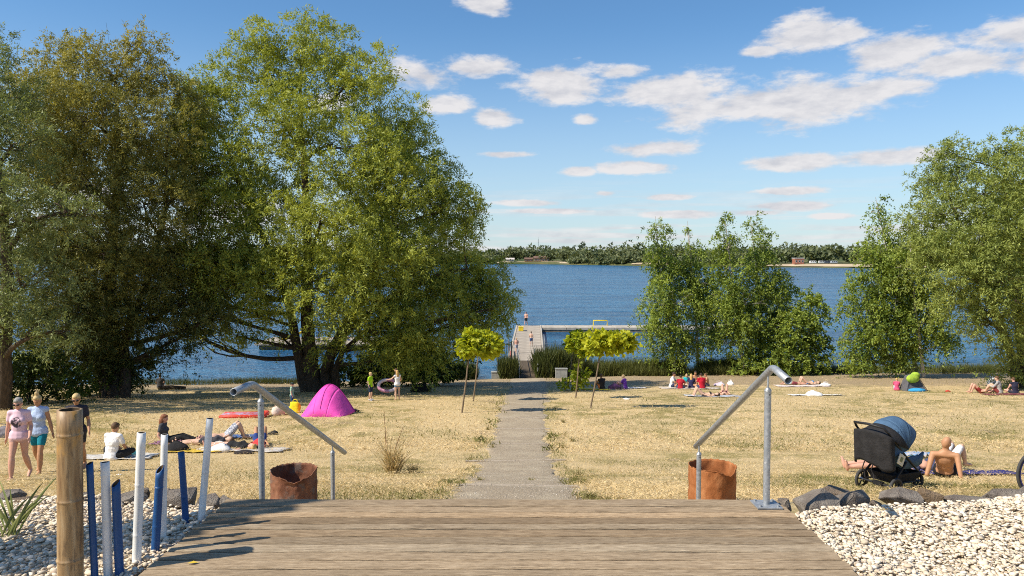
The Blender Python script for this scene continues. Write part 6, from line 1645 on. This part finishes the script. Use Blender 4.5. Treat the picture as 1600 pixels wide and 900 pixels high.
g, h = stand_h(621, 625, 46)
def e3(J): J['wr'] = [V3(-.45, .30, 1.15), V3(.28, .28, 1.0)]; J['el'] = [V3(-.32, .1, 1.2), V3(.27, .08, 1.12)]
person('blond girl in white top and denim shorts handling the inflatable', 'stand', g, face(-.6, 1), h, 'fair', (C('whitetop', (.76, .74, .74)), 'tank'), (C('denim', (.13, .22, .36)), 'shorts'), ('long', 'gold'), True, .018, leg=.3, edit=e3)
g, h = stand_h(612, 622, 42); person('dark haired person in dark clothes behind the inflatable in the shade', 'stand', g + Vector((.1, .8, 0)), face(-1, -.2), h, 'fair', C('darkgrey', (.10, .09, .10)), (C('dk3', (.03, .03, .035)), 'trousers'), ('long', 'brown'), True, .02, sleeve=1.0)
g = G(250, 607); person('person sitting in deep shade on the left shore', 'sit_up', g, face(-.3, 1), 1.7, 'tan', C('dk4', (.05, .05, .05)), (C('dk5', (.04, .04, .05)), 'shorts'), ('short', 'dark'), False, .025)
# couple right of the catalpas
g = G(941, 609); person('seated person in black and orange vest with back to the camera', 'sit_up', g, face(-.4, 1), 1.75, 'tan', (C('blackor', (.025, .02, .02)), 'tank'), (C('orange', (.62, .18, .04)), 'shorts'), ('short', 'brown'), False, .02)
g = G(977, 608); person('seated grey blond person in purple T-shirt', 'sit_up', g, face(-.8, .6), 1.65, 'fair', C('purple', (.17, .05, .38)), (C('lav', (.25, .2, .3)), 'shorts'), ('short', 'blond'), True, .02)
# friends group
rg_people = [(1049, 606, .6, -.2, 'white', (.78, .76, .74), 'dark', False, 1.82, 'sit_up', 'man in white shirt at the left end of the seated friends group'), (1063, 608, .3, .9, 'crimson', (.40, .015, .03), 'dark', False, 1.55, 'sit_cross', 'smaller person in dark red shirt second in the friends group'), (1073, 603, -.3, -.9, 'tealt', (.02, .36, .42), 'blond', True, 1.5, 'sit_up', 'person in teal top sitting behind the friends group'),
             (1080, 607, .2, 1, 'navyt', (.03, .03, .09), 'gold', True, 1.65, 'sit_cross', 'person in navy top in the middle of the friends group'), (1086, 602, -.1, -1, 'baret', None, 'dark', False, 1.8, 'sit_up', 'bare chested man facing the camera in the friends group'), (1097, 608, -.2, 1, 'redt', (.46, .012, .03), 'dark', False, 1.78, 'sit_cross', 'broad person in bright red shirt in the friends group'), (1106, 604, -.9, .1, 'bare2', None, 'brown', False, 1.6, 'sit_up', 'bare backed person at the right end of the friends group')]
for (px, py, dx, dy, nm, c, hc, fem, h, kd, lab) in rg_people:
    person(lab, kd, G(px, py), face(dx, dy), h, 'fair' if fem else 'tan', C(nm, c) if c else None, (C('sh_' + nm, (.05, .06, .12) if not fem else (.3, .25, .22)), 'shorts'), ('long' if fem else 'short', hc), fem, .022)
g = G(1100, 620); person('dark haired sunbather in bikini with raised knees on the right lawn', 'lie_up', g, face(-1, .05), 1.68, 'fair', (C('blackbik', (.02, .02, .02)), 'bikini'), (C('blackbik', (.02, .02, .02)), 'briefs'), ('long', 'dark'), True, .02)
g = G(1132, 617); person('second sunbather with raised knees, head toward the camera', 'lie_up', g, face(.3, 1), 1.68, 'rosy', (C('darkbik', (.06, .02, .03)), 'bikini'), (C('darkbik', (.06, .02, .03)), 'briefs'), ('long', 'brown'), True, .02)
g = G(1238, 601); person('sunbather lying on the belly partly behind the rail end', 'prone', g, face(1, -.1), 1.7, 'rosy', None, (C('bordeaux', (.20, .04, .05)), 'shorts'), ('short', 'dark'), False, .022)
g = G(1262, 601); person('sunbather on the back with knees up right of the rail end', 'lie_up', g, face(-1, .05), 1.7, 'fair', (C('bluebook', (.05, .20, .45)), 'bikini'), (C('bluebook', (.05, .20, .45)), 'briefs'), ('short', 'dark'), True, .022)
g = G(1401, 610); person('child in pink top sitting left of the grey shelter', 'sit_up', g, face(.4, 1), 1.35, 'fair', C('hotpink', (.68, .09, .20)), (C('lightblue', (.4, .5, .6)), 'shorts'), ('short', 'gold'), True, .02)
g = G(1562, 615); person('person in grey hooded sweater sitting at the far right', 'sit_up', g, face(-.7, .7), 1.78, 'fair', C('heather', (.36, .35, .34)), (C('maroon2', (.22, .04, .04)), 'shorts'), ('short', 'brown'), False, .02, sleeve=1.0)
g = G(1586, 616); person('person in dark navy tank top sitting at the right edge', 'sit_cross', g, face(-.1, 1), 1.68, 'rosy', (C('inky', (.025, .025, .05)), 'tank'), (C('inky2', (.04, .04, .06)), 'shorts'), ('short', 'brown'), False, .02)
g = G(1532, 614); person('lying sunbather left of the grey sweater person', 'lie_up', g, face(-1, .1), 1.7, 'rosy', None, (C('dkred', (.25, .03, .03)), 'shorts'), ('short', 'dark'), False, .022)
# man by the stroller
g = G(1476, 746); person('bald bare backed man reclining on a navy towel beside the stroller', 'recline', g, face(.5, .85), 1.84, 'tan', None, (C('blackshort', (.018, .016, .018)), 'shorts'), ('bald', 'dark'), False, .0125, True, leg=.55)
g = G(1492, 736); person('person in white shorts lying beyond the reclining man', 'lie_up', g + Vector((-.1, .25, 0)), face(.9, .35), 1.72, 'fair', C('dkblue', (.05, .06, .12)), (C('whiteshort', (.80, .79, .78)), 'shorts'), ('short', 'brown'), False, .015, leg=.9)
g = G(1400, 744); person('sunbather lying behind the stroller with bare feet to the left', 'lie_flat', g + Vector((.1, .45, 0)), face(-1, .15), 1.7, 'rosy', C('dkblue2', (.05, .06, .12)), (C('grsh', (.2, .2, .25)), 'shorts'), ('short', 'brown'), True, .015, leg=.35)
# bathers on the jetty
def on_jetty(px, py): Y = (CAM_H - DZ) / max(1e-6, -(ray(px, py)[2] / ray(px, py)[1])); q = at(px, py, Y); q.z = DZ; return q
q = on_jetty(822, 509); person('bare chested man in black shorts at the end of the jetty', 'walk', q, face(-.4, -1), 1.75, 'rosy', None, (C('blk7', (.02, .02, .02)), 'shorts'), ('short', 'brown'), False, .03, leg=.7)
q = on_jetty(830, 541); person('boy in blue swim shorts walking on the jetty', 'walk', q, face(.2, 1), 1.42, 'fair', None, (C('bl7', (.06, .11, .24)), 'shorts'), ('short', 'brown'), False, .025, leg=.7)
q = on_jetty(807, 552); person('child in pale swim shorts at the left side of the jetty', 'walk', q, face(.1, -1), 1.38, 'rosy', None, (C('gr7', (.35, .36, .42)), 'shorts'), ('short', 'gold'), False, .025, leg=.7)
q = at(574, 536, 75.5); person('child in blue swim shorts on the bathing raft', 'sit_up', Vector((at(545, 530, 76.5).x, 76.5, WATER_Z + .66)), face(-1, 0), 1.3, 'fair', None, (C('bl8', (.05, .14, .4)), 'shorts'), ('short', 'brown'), False, .03)
# black phone bag held by the pink woman
# ---- weld every figure's pieces into one smooth surface each
for o, v, it in REMESH:
    md = o.modifiers.new('weld', 'REMESH'); md.mode = 'VOXEL'; md.voxel_size = v; md.use_smooth_shade = True
    sm = o.modifiers.new('soft', 'SMOOTH'); sm.factor = .5; sm.iterations = it
bpy.context.view_layer.update()
dg = bpy.context.evaluated_depsgraph_get()
new = [(o, bpy.data.meshes.new_from_object(o.evaluated_get(dg))) for o, v, it in REMESH]
for o, me in new:
    nm = o.data.name; o.modifiers.clear(); old = o.data; o.data = me
    me.polygons.foreach_set('use_smooth', np.ones(len(me.polygons), bool)); bpy.data.meshes.remove(old)
